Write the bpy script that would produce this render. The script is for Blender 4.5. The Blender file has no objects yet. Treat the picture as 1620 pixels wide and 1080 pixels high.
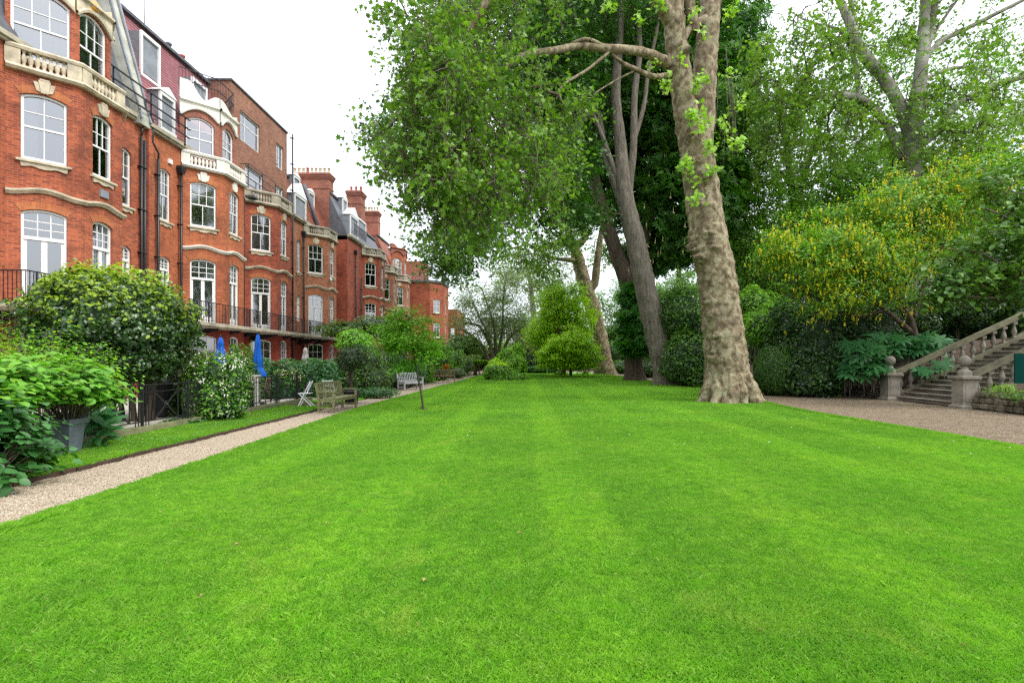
import bpy, math, random
import numpy as np
from mathutils import Vector, Matrix, noise
from mathutils.geometry import tessellate_polygon
R = math.radians
random.seed(7); rng = np.random.default_rng(7)
SC = bpy.context.scene; COL = SC.collection
F, CX, CY, EYE = 850.0, 830.0, 568.0, 1.65
def W(px, py, d): return ((px-CX)/F*d, d, EYE+(CY-py)/F*d)
def V(*a): return Vector(a)

# ---------- tagging / objects ----------
def tag(o, label=None, cat=None, group=None, kind=None):
    if label: o['label'] = label
    if cat: o['category'] = cat
    if group: o['group'] = group
    if kind: o['kind'] = kind
    return o
def empty(name, loc=(0,0,0), rz=0, label=None, cat=None, group=None):
    o = bpy.data.objects.new(name, None); COL.objects.link(o)
    o.location = loc; o.rotation_euler = (0,0,rz); o.empty_display_size = .2
    return tag(o, label, cat, group)
def link(name, me, parent=None, loc=(0,0,0), rz=0):
    o = bpy.data.objects.new(name, me); COL.objects.link(o)
    o.location = loc; o.rotation_euler = (0,0,rz)
    if parent: o.parent = parent
    return o
def copy_tree(o, parent=None):
    c = o.copy(); COL.objects.link(c); c.parent = parent
    for ch in list(o.children): copy_tree(ch, c)
    return c

class MB:
    def __init__(s): s.v = []; s.f = []; s.m = []; s.sm = []
    def add(s, vs, fs, m=0, smooth=False):
        b = len(s.v); s.v += [tuple(x) for x in vs]
        for f in fs: s.f.append([b+i for i in f]); s.m.append(m); s.sm.append(smooth)
    def box(s, x0,x1,y0,y1,z0,z1, m=0):
        s.add([(x0,y0,z0),(x1,y0,z0),(x1,y1,z0),(x0,y1,z0),(x0,y0,z1),(x1,y0,z1),(x1,y1,z1),(x0,y1,z1)],
              [(0,3,2,1),(4,5,6,7),(0,1,5,4),(1,2,6,5),(2,3,7,6),(3,0,4,7)], m)
    def bar(s, a, b, w, h, m=0, up=(0,0,1)):   # rectangular bar between two points
        a = Vector(a); b = Vector(b); d = (b-a)
        if d.length < 1e-6: return
        d.normalize(); u = Vector(up)
        if abs(d.dot(u)) > .98: u = Vector((0,1,0))
        r = d.cross(u).normalized(); u = r.cross(d).normalized()
        P = []
        for q in (a, b):
            for sx, sz in ((-1,-1),(1,-1),(1,1),(-1,1)): P.append(q + r*(sx*w/2) + u*(sz*h/2))
        s.add(P, [(0,1,2,3),(7,6,5,4),(0,4,5,1),(1,5,6,2),(2,6,7,3),(3,7,4,0)], m)
    def tube(s, pts, rad, n=8, m=0, cap=True, smooth=True):
        pts = [Vector(p) for p in pts]
        if not hasattr(rad, '__len__'): rad = [rad]*len(pts)
        vs = []; up = None
        for i, p in enumerate(pts):
            d = (pts[min(i+1,len(pts)-1)] - pts[max(i-1,0)])
            if d.length < 1e-9: d = Vector((0,0,1))
            d.normalize()
            if up is None: up = d.orthogonal().normalized()
            up = (up - d*up.dot(d)); up = up.normalized() if up.length > 1e-6 else d.orthogonal().normalized()
            r = d.cross(up)
            for k in range(n):
                a = 2*math.pi*k/n; vs.append(p + (up*math.cos(a) + r*math.sin(a))*rad[i])
        fs = []
        for i in range(len(pts)-1):
            for k in range(n):
                k2 = (k+1) % n; fs.append((i*n+k, i*n+k2, (i+1)*n+k2, (i+1)*n+k))
        if cap: fs.append(tuple(range(n))[::-1]); fs.append(tuple(range((len(pts)-1)*n, len(pts)*n)))
        s.add(vs, fs, m, smooth)
    def lathe(s, prof, c=(0,0,0), n=16, m=0, smooth=True, sq=False, rot=0):
        vs = []; c = Vector(c)
        for r, z in prof:
            for k in range(n):
                a = 2*math.pi*(k+(.5 if sq else 0))/n + rot; rr = r*(math.sqrt(2) if sq and n == 4 else 1)
                vs.append(c + Vector((rr*math.cos(a), rr*math.sin(a), z)))
        fs = []
        for i in range(len(prof)-1):
            for k in range(n):
                k2 = (k+1) % n; fs.append((i*n+k, i*n+k2, (i+1)*n+k2, (i+1)*n+k))
        fs.append(tuple(range(n))[::-1]); fs.append(tuple(range((len(prof)-1)*n, len(prof)*n)))
        s.add(vs, fs, m, smooth)
    def extrude(s, poly, axis, a0, a1, m=0):
        """poly 2D list -> prism. axis 'x': poly=(y,z); 'y': poly=(x,z); 'z': poly=(x,y)"""
        def mk(p, a):
            return {'x': (a,p[0],p[1]), 'y': (p[0],a,p[1]), 'z': (p[0],p[1],a)}[axis]
        n = len(poly); vs = [mk(p,a0) for p in poly] + [mk(p,a1) for p in poly]
        tri = tessellate_polygon([[Vector((p[0],p[1],0)) for p in poly]])
        fs = [tuple(t) for t in tri] + [tuple(i+n for i in t)[::-1] for t in tri]
        fs += [(i,(i+1)%n,(i+1)%n+n,i+n) for i in range(n)]
        s.add(vs, fs, m)
    def mesh(s, name, mats, fixn=False):
        me = bpy.data.meshes.new(name); me.from_pydata(s.v, [], s.f)
        for mt in (mats if isinstance(mats, (list,tuple)) else [mats]): me.materials.append(mt)
        me.polygons.foreach_set('material_index', s.m); me.polygons.foreach_set('use_smooth', s.sm)
        if fixn:
            import bmesh
            bm = bmesh.new(); bm.from_mesh(me); bmesh.ops.recalc_face_normals(bm, faces=bm.faces); bm.to_mesh(me); bm.free()
        boxuv(me); me.update(); return me
    def build(s, name, mats, parent=None, loc=(0,0,0), rz=0, fixn=True):
        return link(name, s.mesh(name, mats, fixn), parent, loc, rz)
def boxuv(me):
    uv = me.uv_layers.new(name='UVMap'); nl = len(me.loops)
    co = np.empty(len(me.vertices)*3); me.vertices.foreach_get('co', co); co = co.reshape(-1,3)
    li = np.empty(nl, int); me.loops.foreach_get('vertex_index', li)
    nn = np.empty(len(me.polygons)*3); me.polygons.foreach_get('normal', nn); nn = nn.reshape(-1,3)
    lt = np.empty(len(me.polygons), int); me.polygons.foreach_get('loop_total', lt)
    n = np.repeat(nn, lt, 0); p = co[li]
    h = np.hypot(n[:,0], n[:,1]); hh = np.maximum(h, 1e-6)
    u = (-n[:,1]*p[:,0] + n[:,0]*p[:,1])/hh; v = p[:,2].copy()
    fl = h < .35; u[fl] = p[fl,0]; v[fl] = p[fl,1]
    uv.data.foreach_set('uv', np.stack([u,v],1).ravel())

# ---------- materials ----------
def mat(name):
    m = bpy.data.materials.new(name); m.use_nodes = True; nt = m.node_tree
    b = nt.nodes['Principled BSDF']; return m, nt, b
def N(nt, t, **kw):
    n = nt.nodes.new(t)
    for k, v in kw.items():
        if k in n.inputs: n.inputs[k].default_value = v
        else: setattr(n, k, v)
    return n
def ramp(nt, fac, stops):
    r = nt.nodes.new('ShaderNodeValToRGB'); e = r.color_ramp.elements
    while len(e) < len(stops): e.new(.5)
    for el, (p, c) in zip(e, stops): el.position = p; el.color = (*c, 1)
    nt.links.new(fac, r.inputs[0]); return r.outputs[0]
def mix(nt, f, a, b, mode='MIX'):
    m = nt.nodes.new('ShaderNodeMix'); m.data_type = 'RGBA'; m.blend_type = mode
    for s, v in ((m.inputs[0], f), (m.inputs[6], a), (m.inputs[7], b)):
        if hasattr(v, 'links') or hasattr(v, 'is_linked'): nt.links.new(v, s)
        else: s.default_value = v if not isinstance(v, tuple) or len(v) == 4 else (*v, 1)
    return m.outputs[2]
def nz(nt, scale, detail=4, rough=.55, vec=None, dist=0):
    n = N(nt, 'ShaderNodeTexNoise', Scale=scale, Detail=detail, Roughness=rough, Distortion=dist)
    if vec is not None: nt.links.new(vec, n.inputs['Vector'])
    return n.outputs['Fac']
def coord(nt, which='Object', scale=None):
    if which == 'World':
        o = nt.nodes.new('ShaderNodeNewGeometry').outputs['Position']
    else: o = nt.nodes.new('ShaderNodeTexCoord').outputs[which]
    if scale:
        mp = nt.nodes.new('ShaderNodeMapping'); mp.inputs['Scale'].default_value = scale
        nt.links.new(o, mp.inputs['Vector']); o = mp.outputs[0]
    return o
def bump(nt, b, h, strength=.3, dist=.02):
    n = N(nt, 'ShaderNodeBump', Strength=strength, Distance=dist)
    nt.links.new(h, n.inputs['Height']); nt.links.new(n.outputs[0], b.inputs['Normal'])
def simple(name, col, rough=.6, var=.25, scale=3, metal=0, bmp=.15, bscale=30, spec=.4):
    m, nt, b = mat(name); w = coord(nt, 'World')
    f = nz(nt, scale, 5, .6, w)
    c = ramp(nt, f, [(.3, tuple(x*(1-var) for x in col)), (.7, tuple(min(1,x*(1+var)) for x in col))])
    nt.links.new(c, b.inputs['Base Color']); b.inputs['Roughness'].default_value = rough
    b.inputs['Metallic'].default_value = metal; b.inputs['Specular IOR Level'].default_value = spec
    if bmp: bump(nt, b, nz(nt, bscale, 4, .6, w), bmp, .01)
    return m
def brick(name, c1, c2, mortar, bw=.225, rh=.075, stain=(.10,.06,.045), stainf=.5, mort=.007, pale=None):
    m, nt, b = mat(name); uv = coord(nt, 'UV')
    t = N(nt, 'ShaderNodeTexBrick', Scale=1.0); t.offset = .5
    t.inputs['Color1'].default_value = (*c1,1); t.inputs['Color2'].default_value = (*c2,1); t.inputs['Mortar'].default_value = (*mortar,1)
    t.inputs['Mortar Size'].default_value = mort; t.inputs['Mortar Smooth'].default_value = .3
    t.inputs['Brick Width'].default_value = bw; t.inputs['Row Height'].default_value = rh
    nt.links.new(uv, t.inputs['Vector'])
    w = coord(nt, 'World'); c = t.outputs['Color']
    f1 = nz(nt, .9, 6, .65, w); st = ramp(nt, f1, [(.48,(0,0,0)),(.72,(stainf,)*3)])
    c = mix(nt, st, c, (*stain,1))
    f4 = nz(nt, .35, 4, .6, w); c = mix(nt, ramp(nt, f4, [(.40,(0,0,0)),(.66,(.7,)*3)]), c, mix(nt, 1.0, c, (.72,.62,.66,1), 'MULTIPLY')); f2 = nz(nt, 3.3, 6, .7, w); c = mix(nt, ramp(nt, f2, [(.52,(0,0,0)),(.75,(.45,)*3)]), c, (*(pale or tuple(min(1,x*1.5+.04) for x in c1)),1))
    ws = coord(nt, 'World', (6,6,.5)); f3 = nz(nt, 1.2, 4, .6, ws)
    c = mix(nt, ramp(nt, f3, [(.55,(0,0,0)),(.8,(.35,)*3)]), c, (*stain,1))
    nt.links.new(c, b.inputs['Base Color']); b.inputs['Roughness'].default_value = .85; b.inputs['Specular IOR Level'].default_value = .25
    bump(nt, b, t.outputs['Fac'], -.4, .01)
    return m
M = {}
M['brick'] = brick('red_brick', (.50,.115,.044), (.25,.048,.026), (.36,.19,.12), stain=(.10,.035,.022), mort=.011, stainf=.85)
M['brick2'] = brick('orange_brick', (.52,.135,.045), (.33,.07,.028), (.40,.22,.13), stain=(.13,.05,.03), mort=.010, stainf=.7)
M['brick3'] = brick('deep_red_brick', (.44,.085,.038), (.24,.042,.025), (.34,.17,.11), stain=(.10,.035,.022), mort=.010, stainf=.8)
M['brick4'] = brick('tan_red_brick', (.50,.17,.075), (.33,.095,.045), (.42,.27,.18), stain=(.15,.07,.045), mort=.012, stainf=.9)
M['brick_dk'] = brick('painted_brick', (.34,.055,.032), (.29,.045,.028), (.30,.10,.07), stain=(.10,.03,.02))
M['brick_br'] = brick('brown_brick', (.36,.155,.09), (.22,.085,.052), (.42,.31,.23), stain=(.15,.08,.06))
M['brick_st'] = brick('stack_brick', (.36,.13,.08), (.24,.075,.05), (.36,.23,.17), stain=(.16,.08,.06), stainf=.8)
M['tile'] = brick('red_tile', (.36,.145,.155), (.29,.115,.125), (.07,.03,.035), bw=9, rh=.17, mort=.028, stain=(.26,.13,.14), stainf=.4, pale=(.48,.22,.24))  # mortar lines here paint in the shadow under each tile row
M['tile_or'] = brick('orange_tile', (.36,.11,.06), (.28,.08,.05), (.08,.03,.02), bw=.17, rh=.13, mort=.02, stain=(.14,.08,.06))
M['stone'] = simple('cream_stone', (.52,.45,.33), .85, .38, 2.6)
M['stone_w'] = simple('white_stucco', (.72,.69,.62), .75, .12, 1.4)
M['stone_d'] = simple('weathered_stone', (.38,.34,.26), .85, .4, 1.6)
M['white'] = simple('white_paint', (.80,.80,.79), .4, .05, 4, bmp=.03)
M['iron'] = simple('black_iron', (.015,.015,.017), .45, .3, 8, bmp=.05)
M['pipe'] = simple('black_downpipe', (.02,.02,.022), .4, .3, 8, bmp=.05)
M['lead'] = simple('grey_lead', (.22,.24,.27), .55, .25, 2)
M['slate'] = simple('dark_slate', (.10,.105,.12), .6, .3, 3)
M['mortar_g'] = simple('grey_render', (.42,.42,.36), .85, .3, 1.5)
M['pot_cl'] = simple('cream_chimney_clay', (.60,.52,.38), .8, .2, 6)
M['pot_rd'] = simple('red_chimney_clay', (.42,.12,.08), .8, .2, 6)
M['curtain'] = simple('net_curtain', (.75,.74,.70), .9, .06, 3, bmp=.3, bscale=8)
M['room'] = simple('dark_room', (.06,.05,.045), .9, .3, 1)  # dark wall colour stands in for the unlit rooms behind the glass
M['wood_g'] = simple('lichened_wood', (.19,.18,.085), .8, .35, 9)
M['wood_s'] = simple('silvered_wood', (.33,.34,.35), .8, .25, 9)
M['wood_b'] = simple('brown_wood', (.20,.13,.085), .8, .3, 9)
M['blue'] = simple('blue_canvas', (.008,.13,.62), .7, .15, 6)
M['grey_c'] = simple('grey_canvas', (.35,.33,.31), .8, .15, 6)
M['orange'] = simple('orange_plastic', (.75,.33,.04), .5, .1, 4)
M['planter'] = simple('slate_grey_planter', (.13,.15,.18), .45, .2, 5, bmp=.05)
M['black_p'] = simple('black_plastic', (.02,.02,.022), .35, .3, 5)
M['sign'] = simple('green_sign_paint', (.002,.036,.028), .8, .1, 3, bmp=0, spec=.05)
M['aluf'] = simple('white_metal', (.78,.80,.82), .4, .06, 3, bmp=0)
M['kerb'] = simple('brown_edging', (.055,.034,.02), .9, .4, 6)
M['moss'] = simple('mossy_kerb', (.17,.17,.085), .9, .35, 3, bmp=.5)
M['earth'] = simple('earth', (.09,.06,.04), .95, .4, 4, bmp=.8, bscale=12)
M['paving'] = simple('pale_paving', (.42,.39,.34), .85, .2, 2)
M['rubble'] = simple('rubble_stone', (.13,.11,.075), .9, .5, 4, bmp=.9, bscale=9)
def glassmat():
    m, nt, b = mat('window_glass'); nt.nodes.remove(b); out = nt.nodes['Material Output']
    tr = N(nt, 'ShaderNodeBsdfTransparent', Color=(.80,.84,.83,1)); gl = N(nt, 'ShaderNodeBsdfGlossy', Color=(.95,.97,1,1), Roughness=.05)
    fr = N(nt, 'ShaderNodeFresnel', IOR=3.3)
    n = N(nt, 'ShaderNodeBump', Strength=.08, Distance=.02); nt.links.new(nz(nt, 1.7, 2, .5, coord(nt,'World')), n.inputs['Height'])
    nt.links.new(n.outputs[0], gl.inputs['Normal'])
    mx = nt.nodes.new('ShaderNodeMixShader'); nt.links.new(fr.outputs[0], mx.inputs[0]); nt.links.new(tr.outputs[0], mx.inputs[1]); nt.links.new(gl.outputs[0], mx.inputs[2])
    nt.links.new(mx.outputs[0], out.inputs[0]); return m
M['glass'] = glassmat()
def leafmat(name, cols, trans=.35, gloss=.35, rough=.45):
    m, nt, b = mat(name); out = nt.nodes['Material Output']
    g = nt.nodes.new('ShaderNodeNewGeometry')
    n = len(cols); c = ramp(nt, g.outputs['Random Per Island'], [(i/(n-1), x) for i, x in enumerate(cols)])
    f = nz(nt, .8, 3, .6, g.outputs['Position']); c = mix(nt, ramp(nt, f, [(.35,(0,0,0)),(.7,(1,1,1))]), c, mix(nt, 1.0, c, (1.25,1.15,.8,1), 'MULTIPLY'))
    nt.links.new(c, b.inputs['Base Color']); b.inputs['Roughness'].default_value = rough; b.inputs['Specular IOR Level'].default_value = gloss
    tl = nt.nodes.new('ShaderNodeBsdfTranslucent'); nt.links.new(mix(nt, 1.0, c, (1.5,1.5,.7,1), 'MULTIPLY'), tl.inputs[0])
    mx = nt.nodes.new('ShaderNodeMixShader'); mx.inputs[0].default_value = trans
    nt.links.new(b.outputs[0], mx.inputs[1]); nt.links.new(tl.outputs[0], mx.inputs[2]); nt.links.new(mx.outputs[0], out.inputs[0])
    return m
# ---------- windows ----------
def arch(w, h, rise, t=0., n=8, zb=0.):
    """closed outline, counter-clockwise seen from outside with x to the right: starts bottom-left"""
    x = w/2 - t; zt = h - t
    if rise < 1e-3: return [(-x, zb+t), (x, zb+t), (x, zt), (-x, zt)]
    r = (w*w/4 + rise*rise)/(2*rise); zc = h - r; rr = r - t
    pts = [(-x, zb+t), (x, zb+t)]
    a1 = math.asin(max(-1, min(1, x/rr)))
    for i in range(n+1):
        a = a1 - 2*a1*i/n; pts.append((rr*math.sin(a), zc + rr*math.cos(a)))
    return pts
def arch_z(w, h, rise, x):
    if rise < 1e-3: return h
    r = (w*w/4 + rise*rise)/(2*rise); return h - r + math.sqrt(max(0, r*r - x*x))
_wc = {}
def win_meshes(w, h, rise, style, curtain):
    key = (round(w,3), round(h,3), round(rise,3), style, curtain)
    if key in _wc: return _wc[key]
    t = .075; f = MB(); D0, D1 = .07, .17
    o = arch(w-.006, h-.003, rise); i_ = arch(w, h, rise, t); n = len(o)
    vs = [(x,D0,z) for x,z in o] + [(x,D0,z) for x,z in i_] + [(x,D1,z) for x,z in o] + [(x,D1,z) for x,z in i_]
    fs = []
    for k in range(n):
        k2 = (k+1) % n
        fs += [(k,k2,n+k2,n+k), (n+k,n+k2,3*n+k2,3*n+k), (2*n+k2,2*n+k,3*n+k,3*n+k2), (k2,k,2*n+k,2*n+k2)]
    f.add(vs, fs)
    g = MB(); x = w/2 - t
    def vbar(xc, z0, z1, wd=.028, y0=.10, y1=.15): f.box(xc-wd/2, xc+wd/2, y0, y1, z0, z1)
    def hbar(zc, x0, x1, wd=.028, y0=.102, y1=.148): f.box(x0, x1, y0, y1, zc-wd/2, zc+wd/2)
    if style.startswith('sash'):      # sashCxR_cxr : top grid, bottom grid
        (c1, r1), (c2, r2) = [tuple(int(q) for q in s.split('x')) for s in style[4:].split('_')]
        zm = h*.50 if rise < .2 else h*.47
        hbar(zm, -x, x, .06, .085, .16)
        for k in range(1, c1): xc = -x+2*x*k/c1; vbar(xc, zm+.03, arch_z(w,h,rise,xc)-t+.01)
        for k in range(1, r1): hbar(zm+(h-t-rise*.5-zm)*k/r1, -x, x)
        for k in range(1, c2): vbar(-x+2*x*k/c2, t, zm-.03)
        for k in range(1, r2): hbar(t+(zm-t)*k/r2, -x, x)
        f.box(-x, x, .10, .155, t-.002, t+.05)
    elif style.startswith('french'):
        c1, r1 = (int(q) for q in style[6:].split('x')); zm = h*.70
        hbar(zm, -x-.02, x+.02, .11, .055, .165)
        for k in range(1, c1): xc = -x+2*x*k/c1; vbar(xc, zm+.05, arch_z(w,h,rise,xc)-t+.01)
        for k in range(1, r1): hbar(zm+.05+(h-t-rise*.5-zm-.05)*k/r1, -x, x)
        vbar(0, t, zm-.05, .15, .09, .16)
        for s in (-1, 1): vbar(s*(x-.035), t, zm-.05, .07, .094, .158)
        f.box(-x+.07, x-.07, .1, .156, t-.002, t+.28)
    elif style == 'casement':
        hbar(h*.62, -x, x, .05); vbar(-w*.22, t, h-t, .05); 
    elif style == 'plain':
        vbar(0, t, h-t, .05)
    elif style.startswith('grid'):
        c1, r1 = (int(q) for q in style[4:].split('x'))
        for k in range(1, c1): xc = -x+2*x*k/c1; vbar(xc, t, arch_z(w,h,rise,xc)-t+.01)
        for k in range(1, r1): hbar(t+(h-t-rise*.5-t)*k/r1, -x, x)
    gp = arch(w, h, rise, t-.01)
    tri = tessellate_polygon([[Vector((a,b,0)) for a,b in gp]])
    g.add([(a,.128,b) for a,b in gp], [tuple(q) for q in tri])
    c = None
    if curtain:
        c = MB(); rr = random.Random(int(w*1000+h*100+len(curtain)))
        spans = {'l': [(-x,-x+2*x*.36)], 'b': [(-x,-x+2*x*.30),(x-2*x*.30,x)], 'full': [(-x,x)], 'top': [(-x,x)]}[curtain]
        for a, b in spans:
            m_ = 14 if b-a < w*.6 else 26; top = h-t*.5; bot = t*.5 if curtain != 'top' else h*.55
            vs = []
            for k in range(m_+1):
                xx = a+(b-a)*k/m_; yy = .27+.03*math.sin(k*1.9)+rr.uniform(-.008,.008)
                zt = arch_z(w,h,rise,max(-w/2,min(w/2,xx)))-.02
                vs += [(xx,yy,bot),(xx,yy,zt)]
            c.add(vs, [(2*k,2*k+2,2*k+3,2*k+1) for k in range(m_)], 0, True)
    res = (f.mesh('window', M['white']), g.mesh('glass', M['glass']), c.mesh('curtain', M['curtain']) if c else None)
    _wc[key] = res; return res
_sc = {}
def sill_mesh(w, kind):
    if (round(w,2),kind) in _sc: return _sc[(round(w,2),kind)]
    s = MB()
    s.box(-w/2-.12, w/2+.12, -.10, .07, -.075, -.003)
    if kind == 'carved':
        poly = [(-w/2-.02,-.078)]
        n = 16
        for k in range(n+1):
            u = k/n; z = -.20-.035*math.cos(u*2*math.pi*2)-.03*math.sin(u*math.pi)*(1 if abs(u-.5)>.12 else .3)
            poly.append((-w/2+.0+u*w, z))
        poly.append((w/2+.02,-.078))
        s.extrude(poly, 'y', -.05, -.001)
    _sc[(round(w,2),kind)] = s.mesh('sill', M['stone'], True); return _sc[(round(w,2),kind)]
_kc = {}
def key_mesh(kind):
    if kind in _kc: return _kc[kind]
    s = MB()
    for a, b, z0, z1, y in ((-.30,.30,.0,.0,0),):
        s.extrude([(-.09,0),(.09,0),(.15,.40),(-.15,.40)], 'y', -.075, -.001)
        s.extrude([(-.20,.06),(-.095,.03),(-.145,.33),(-.27,.33)], 'y', -.05, -.001)
        s.extrude([(.095,.03),(.20,.06),(.27,.33),(.145,.33)], 'y', -.05, -.001)
        s.box(-.12,.12,-.085,-.002,.402,.45)
    _kc[kind] = s.mesh('keystone', M['stone'] if kind == 'c' else M['stone_w'], True); return _kc[kind]
def place_window(par, A, u, uc, zb, w, h, rise, style, curtain=None, sill=None, key=None):
    """A: facet start (x,y); u: unit dir; par: house empty at origin"""
    fm, gm, cm = win_meshes(w, h, rise, style, curtain)
    rz = math.atan2(u[1], u[0])
    o = link('window', fm, par, (A[0]+u[0]*uc, A[1]+u[1]*uc, zb), rz)
    link('glass', gm, o)
    if cm: link('curtain', cm, o)
    if sill: link('sill', sill_mesh(w, sill), o)
    if key: link('keystone', key_mesh(key), o, (0,0,h+.03))
    return o
# facade facet with openings; outside is to the right of A->B when ... (u=+y, outward=+x)
def facet(mb, A, B, z0, z1, ops=(), m=0, depth=.24, mrev=None):
    A = Vector(A); B = Vector(B); L = (B-A).length; u = (B-A)/L; n = Vector((u[1], -u[0]))
    def P(a, z, d=0): return (A[0]+u[0]*a - n[0]*d, A[1]+u[1]*a - n[1]*d, z)
    loops = [[Vector((0,z0,0)), Vector((L,z0,0)), Vector((L,z1,0)), Vector((0,z1,0))]]
    for (uc, zb, w, h, rise) in ops:
        loops.append([Vector((uc+x, zb+z, 0)) for x, z in arch(w, h, rise)][::-1])
    flat = [p for l in loops for p in l]
    tri = tessellate_polygon(loops)
    def ok(t):
        a, b, c = (flat[i] for i in t); return (b-a).cross(c-a).z > 0
    tri = [t if ok(t) else t[::-1] for t in tri]
    mb.add([P(p[0], p[1]) for p in flat], tri, m)
    for (uc, zb, w, h, rise) in ops:
        o = arch(w, h, rise); k = len(o)
        mb.add([P(uc+x, zb+z) for x, z in o] + [P(uc+x, zb+z, depth) for x, z in o], [((i+1)%k, i, i+k, (i+1)%k+k) for i in range(k)], m if mrev is None else mrev)
def poly_path(pts):
    out = []
    for a, b in zip(pts[:-1], pts[1:]):
        A = Vector(a); B = Vector(b); out.append((A, B, (B-A).length, (B-A).normalized()))
    return out
def offset_path(pts, d):
    """offset plan polyline outwards (to the right of travel: +x for +y travel)"""
    P = [Vector(p) for p in pts]; res = []
    for i, p in enumerate(P):
        ns = []
        if i > 0: u = (p-P[i-1]).normalized(); ns.append(Vector((u[1],-u[0])))
        if i < len(P)-1: u = (P[i+1]-p).normalized(); ns.append(Vector((u[1],-u[0])))
        n = sum(ns, Vector((0,0))).normalized(); res.append(p + n*(d/max(.3, n.dot(ns[0]))))
    return res
def band(mb, pts, prof, m=0, wav=None):
    """sweep a profile [(out,z)] along plan polyline; wav(s)->dz, sampled finely"""
    P = [Vector(p) for p in pts]; samples = []
    s0 = 0
    for i in range(len(P)-1):
        L = (P[i+1]-P[i]).length; k = 12 if wav else 1
        for j in range(k + (1 if i == len(P)-2 else 0)): samples.append((i, j/k, s0+L*j/k))
        s0 += L
    rows = []
    offs = [offset_path(pts, o) for o, z in prof]
    for (i, t, s) in samples:
        row = []
        for q, (o, z) in enumerate(prof):
            a = offs[q][i]; b = offs[q][i+1]; p = a.lerp(b, t); row.append((p[0], p[1], z + (wav(i, t) if wav else 0)))
        rows.append(row)
    k = len(prof); vs = [v for r in rows for v in r]; fs = []
    for a in range(len(rows)-1):
        for q in range(k): fs.append((a*k+q, a*k+(q+1)%k, (a+1)*k+(q+1)%k, (a+1)*k+q))
    fs.append(tuple(range(k))); fs.append(tuple(range((len(rows)-1)*k, len(rows)*k)))
    mb.add(vs, fs, m)
_bal = None
def balmesh(m):
    b = MB(); b.lathe([(.06,0),(.06,.05),(.04,.06),(.045,.10),(.075,.20),(.07,.28),(.04,.38),(.035,.44),(.055,.47),(.055,.5)], n=10)
    return b.mesh('baluster', m)
BALC = {}
def balustrade(par, pts, z, mt, rail=.14, base=.18, solid=.35):
    """base moulding + rail + square end dies + separate balusters on each facet (0.5 m balusters)"""
    mb = MB()
    band(mb, pts, [(-.22,z),(.14,z),(.20,z+.08),(.10,z+base),(-.22,z+base)], 0)
    band(mb, pts, [(-.14,z+base+.5),(.10,z+base+.5),(.13,z+base+.5+rail*.6),(.10,z+base+.5+rail),(-.14,z+base+.5+rail)], 0)
    inner = offset_path(pts, -.02); zz0, zz1 = z+base+.003, z+base+.497
    for i in range(len(inner)-1):
        a, b = inner[i], inner[i+1]; L = (b-a).length; u = (b-a)/L
        for s0, s1 in ((-.02, solid), (L-solid, L+.02)):
            p, q = a+u*s0, a+u*s1; mb.bar((p[0],p[1],(zz0+zz1)/2), (q[0],q[1],(zz0+zz1)/2), .2+.003*i, zz1-zz0)
    o = mb.build('balustrade', mt, par)
    key = mt.name
    if key not in BALC: BALC[key] = balmesh(mt)
    for i in range(len(inner)-1):
        a, b = inner[i], inner[i+1]; L = (b-a).length; u = (b-a)/L; s = solid+.06; n = max(1, int((L-2*solid)/.155))
        if L < 1.0: continue
        for k in range(n):
            p = a+u*(solid + (L-2*solid)*(k+.5)/n); link('baluster', BALC[key], o, (p[0], p[1], z+base))
    return o
def downpipe(par, x, y, z0, z1, hopper=True, kink=None):
    mb = MB(); mb.tube([(x,y,z0),(x,y,z1)], .055, 10)
    z = z0+.5
    while z < z1: mb.tube([(x,y,z),(x,y,z+.07)], .072, 10); mb.box(x-.2,x,y-.09,y+.09,z+.02,z+.05); z += 1.8
    if kink:
        mb.tube([(x,y,z1),(x+.02,y,z1+.25),(x,y-kink*.5,z1+.45),(x,y-kink,z1+.6),(x,y-kink,z1+1.6)], .04, 8)
    o = mb.build('downpipe', M['pipe'], par)
    if hopper:
        h = MB(); h.extrude([(y-.08,z1-.02),(y+.08,z1-.02),(y+.17,z1+.22),(y+.17,z1+.34),(y-.17,z1+.34),(y-.17,z1+.22)], 'x', x-.12, x+.12); h.build('hopper_head', M['pipe'], o)
    return o
def bal_railing(par, pts, z0, h=.9, scroll_every=None, name='balcony_railing'):
    mb = MB(); P = [Vector(p) for p in pts]; k = 0
    for a, b in zip(P[:-1], P[1:]):
        L = (b-a).length; u = (b-a)/L
        mb.bar((a[0],a[1],z0+h),(b[0],b[1],z0+h), .045,.03); mb.bar((a[0],a[1],z0+.08),(b[0],b[1],z0+.08), .03,.02)
        n = max(1, int(L/.125)); 
        for i in range(n+1):
            s = L*i/n; p = a+u*s
            mb.bar((p[0],p[1],z0+.0),(p[0],p[1],z0+h-.01), .016,.016)
            k += 1
        s = .35
        while s < L-.4:    # scrolled panels
            for zc, r in ((.26,.09),(.45,.10),(.66,.09)):
                for sg in (-1, 1):
                    pts_ = []
                    for j in range(11):
                        an = j/10*math.pi*1.8; rr = r*(1-.05*j); q = a+u*(s+.11+sg*(.07-rr*math.cos(an)*.9)); pts_.append((q[0],q[1],z0+zc+rr*math.sin(an)))
                    mb.tube(pts_, .011, 4, cap=False)
            for e in (0, .25): 
                q = a+u*(s-.015+e); mb.bar((q[0],q[1],z0),(q[0],q[1],z0+h), .022,.022)
            s += scroll_every or 1.1
    return mb.build(name, M['iron'], par, fixn=False)
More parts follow.
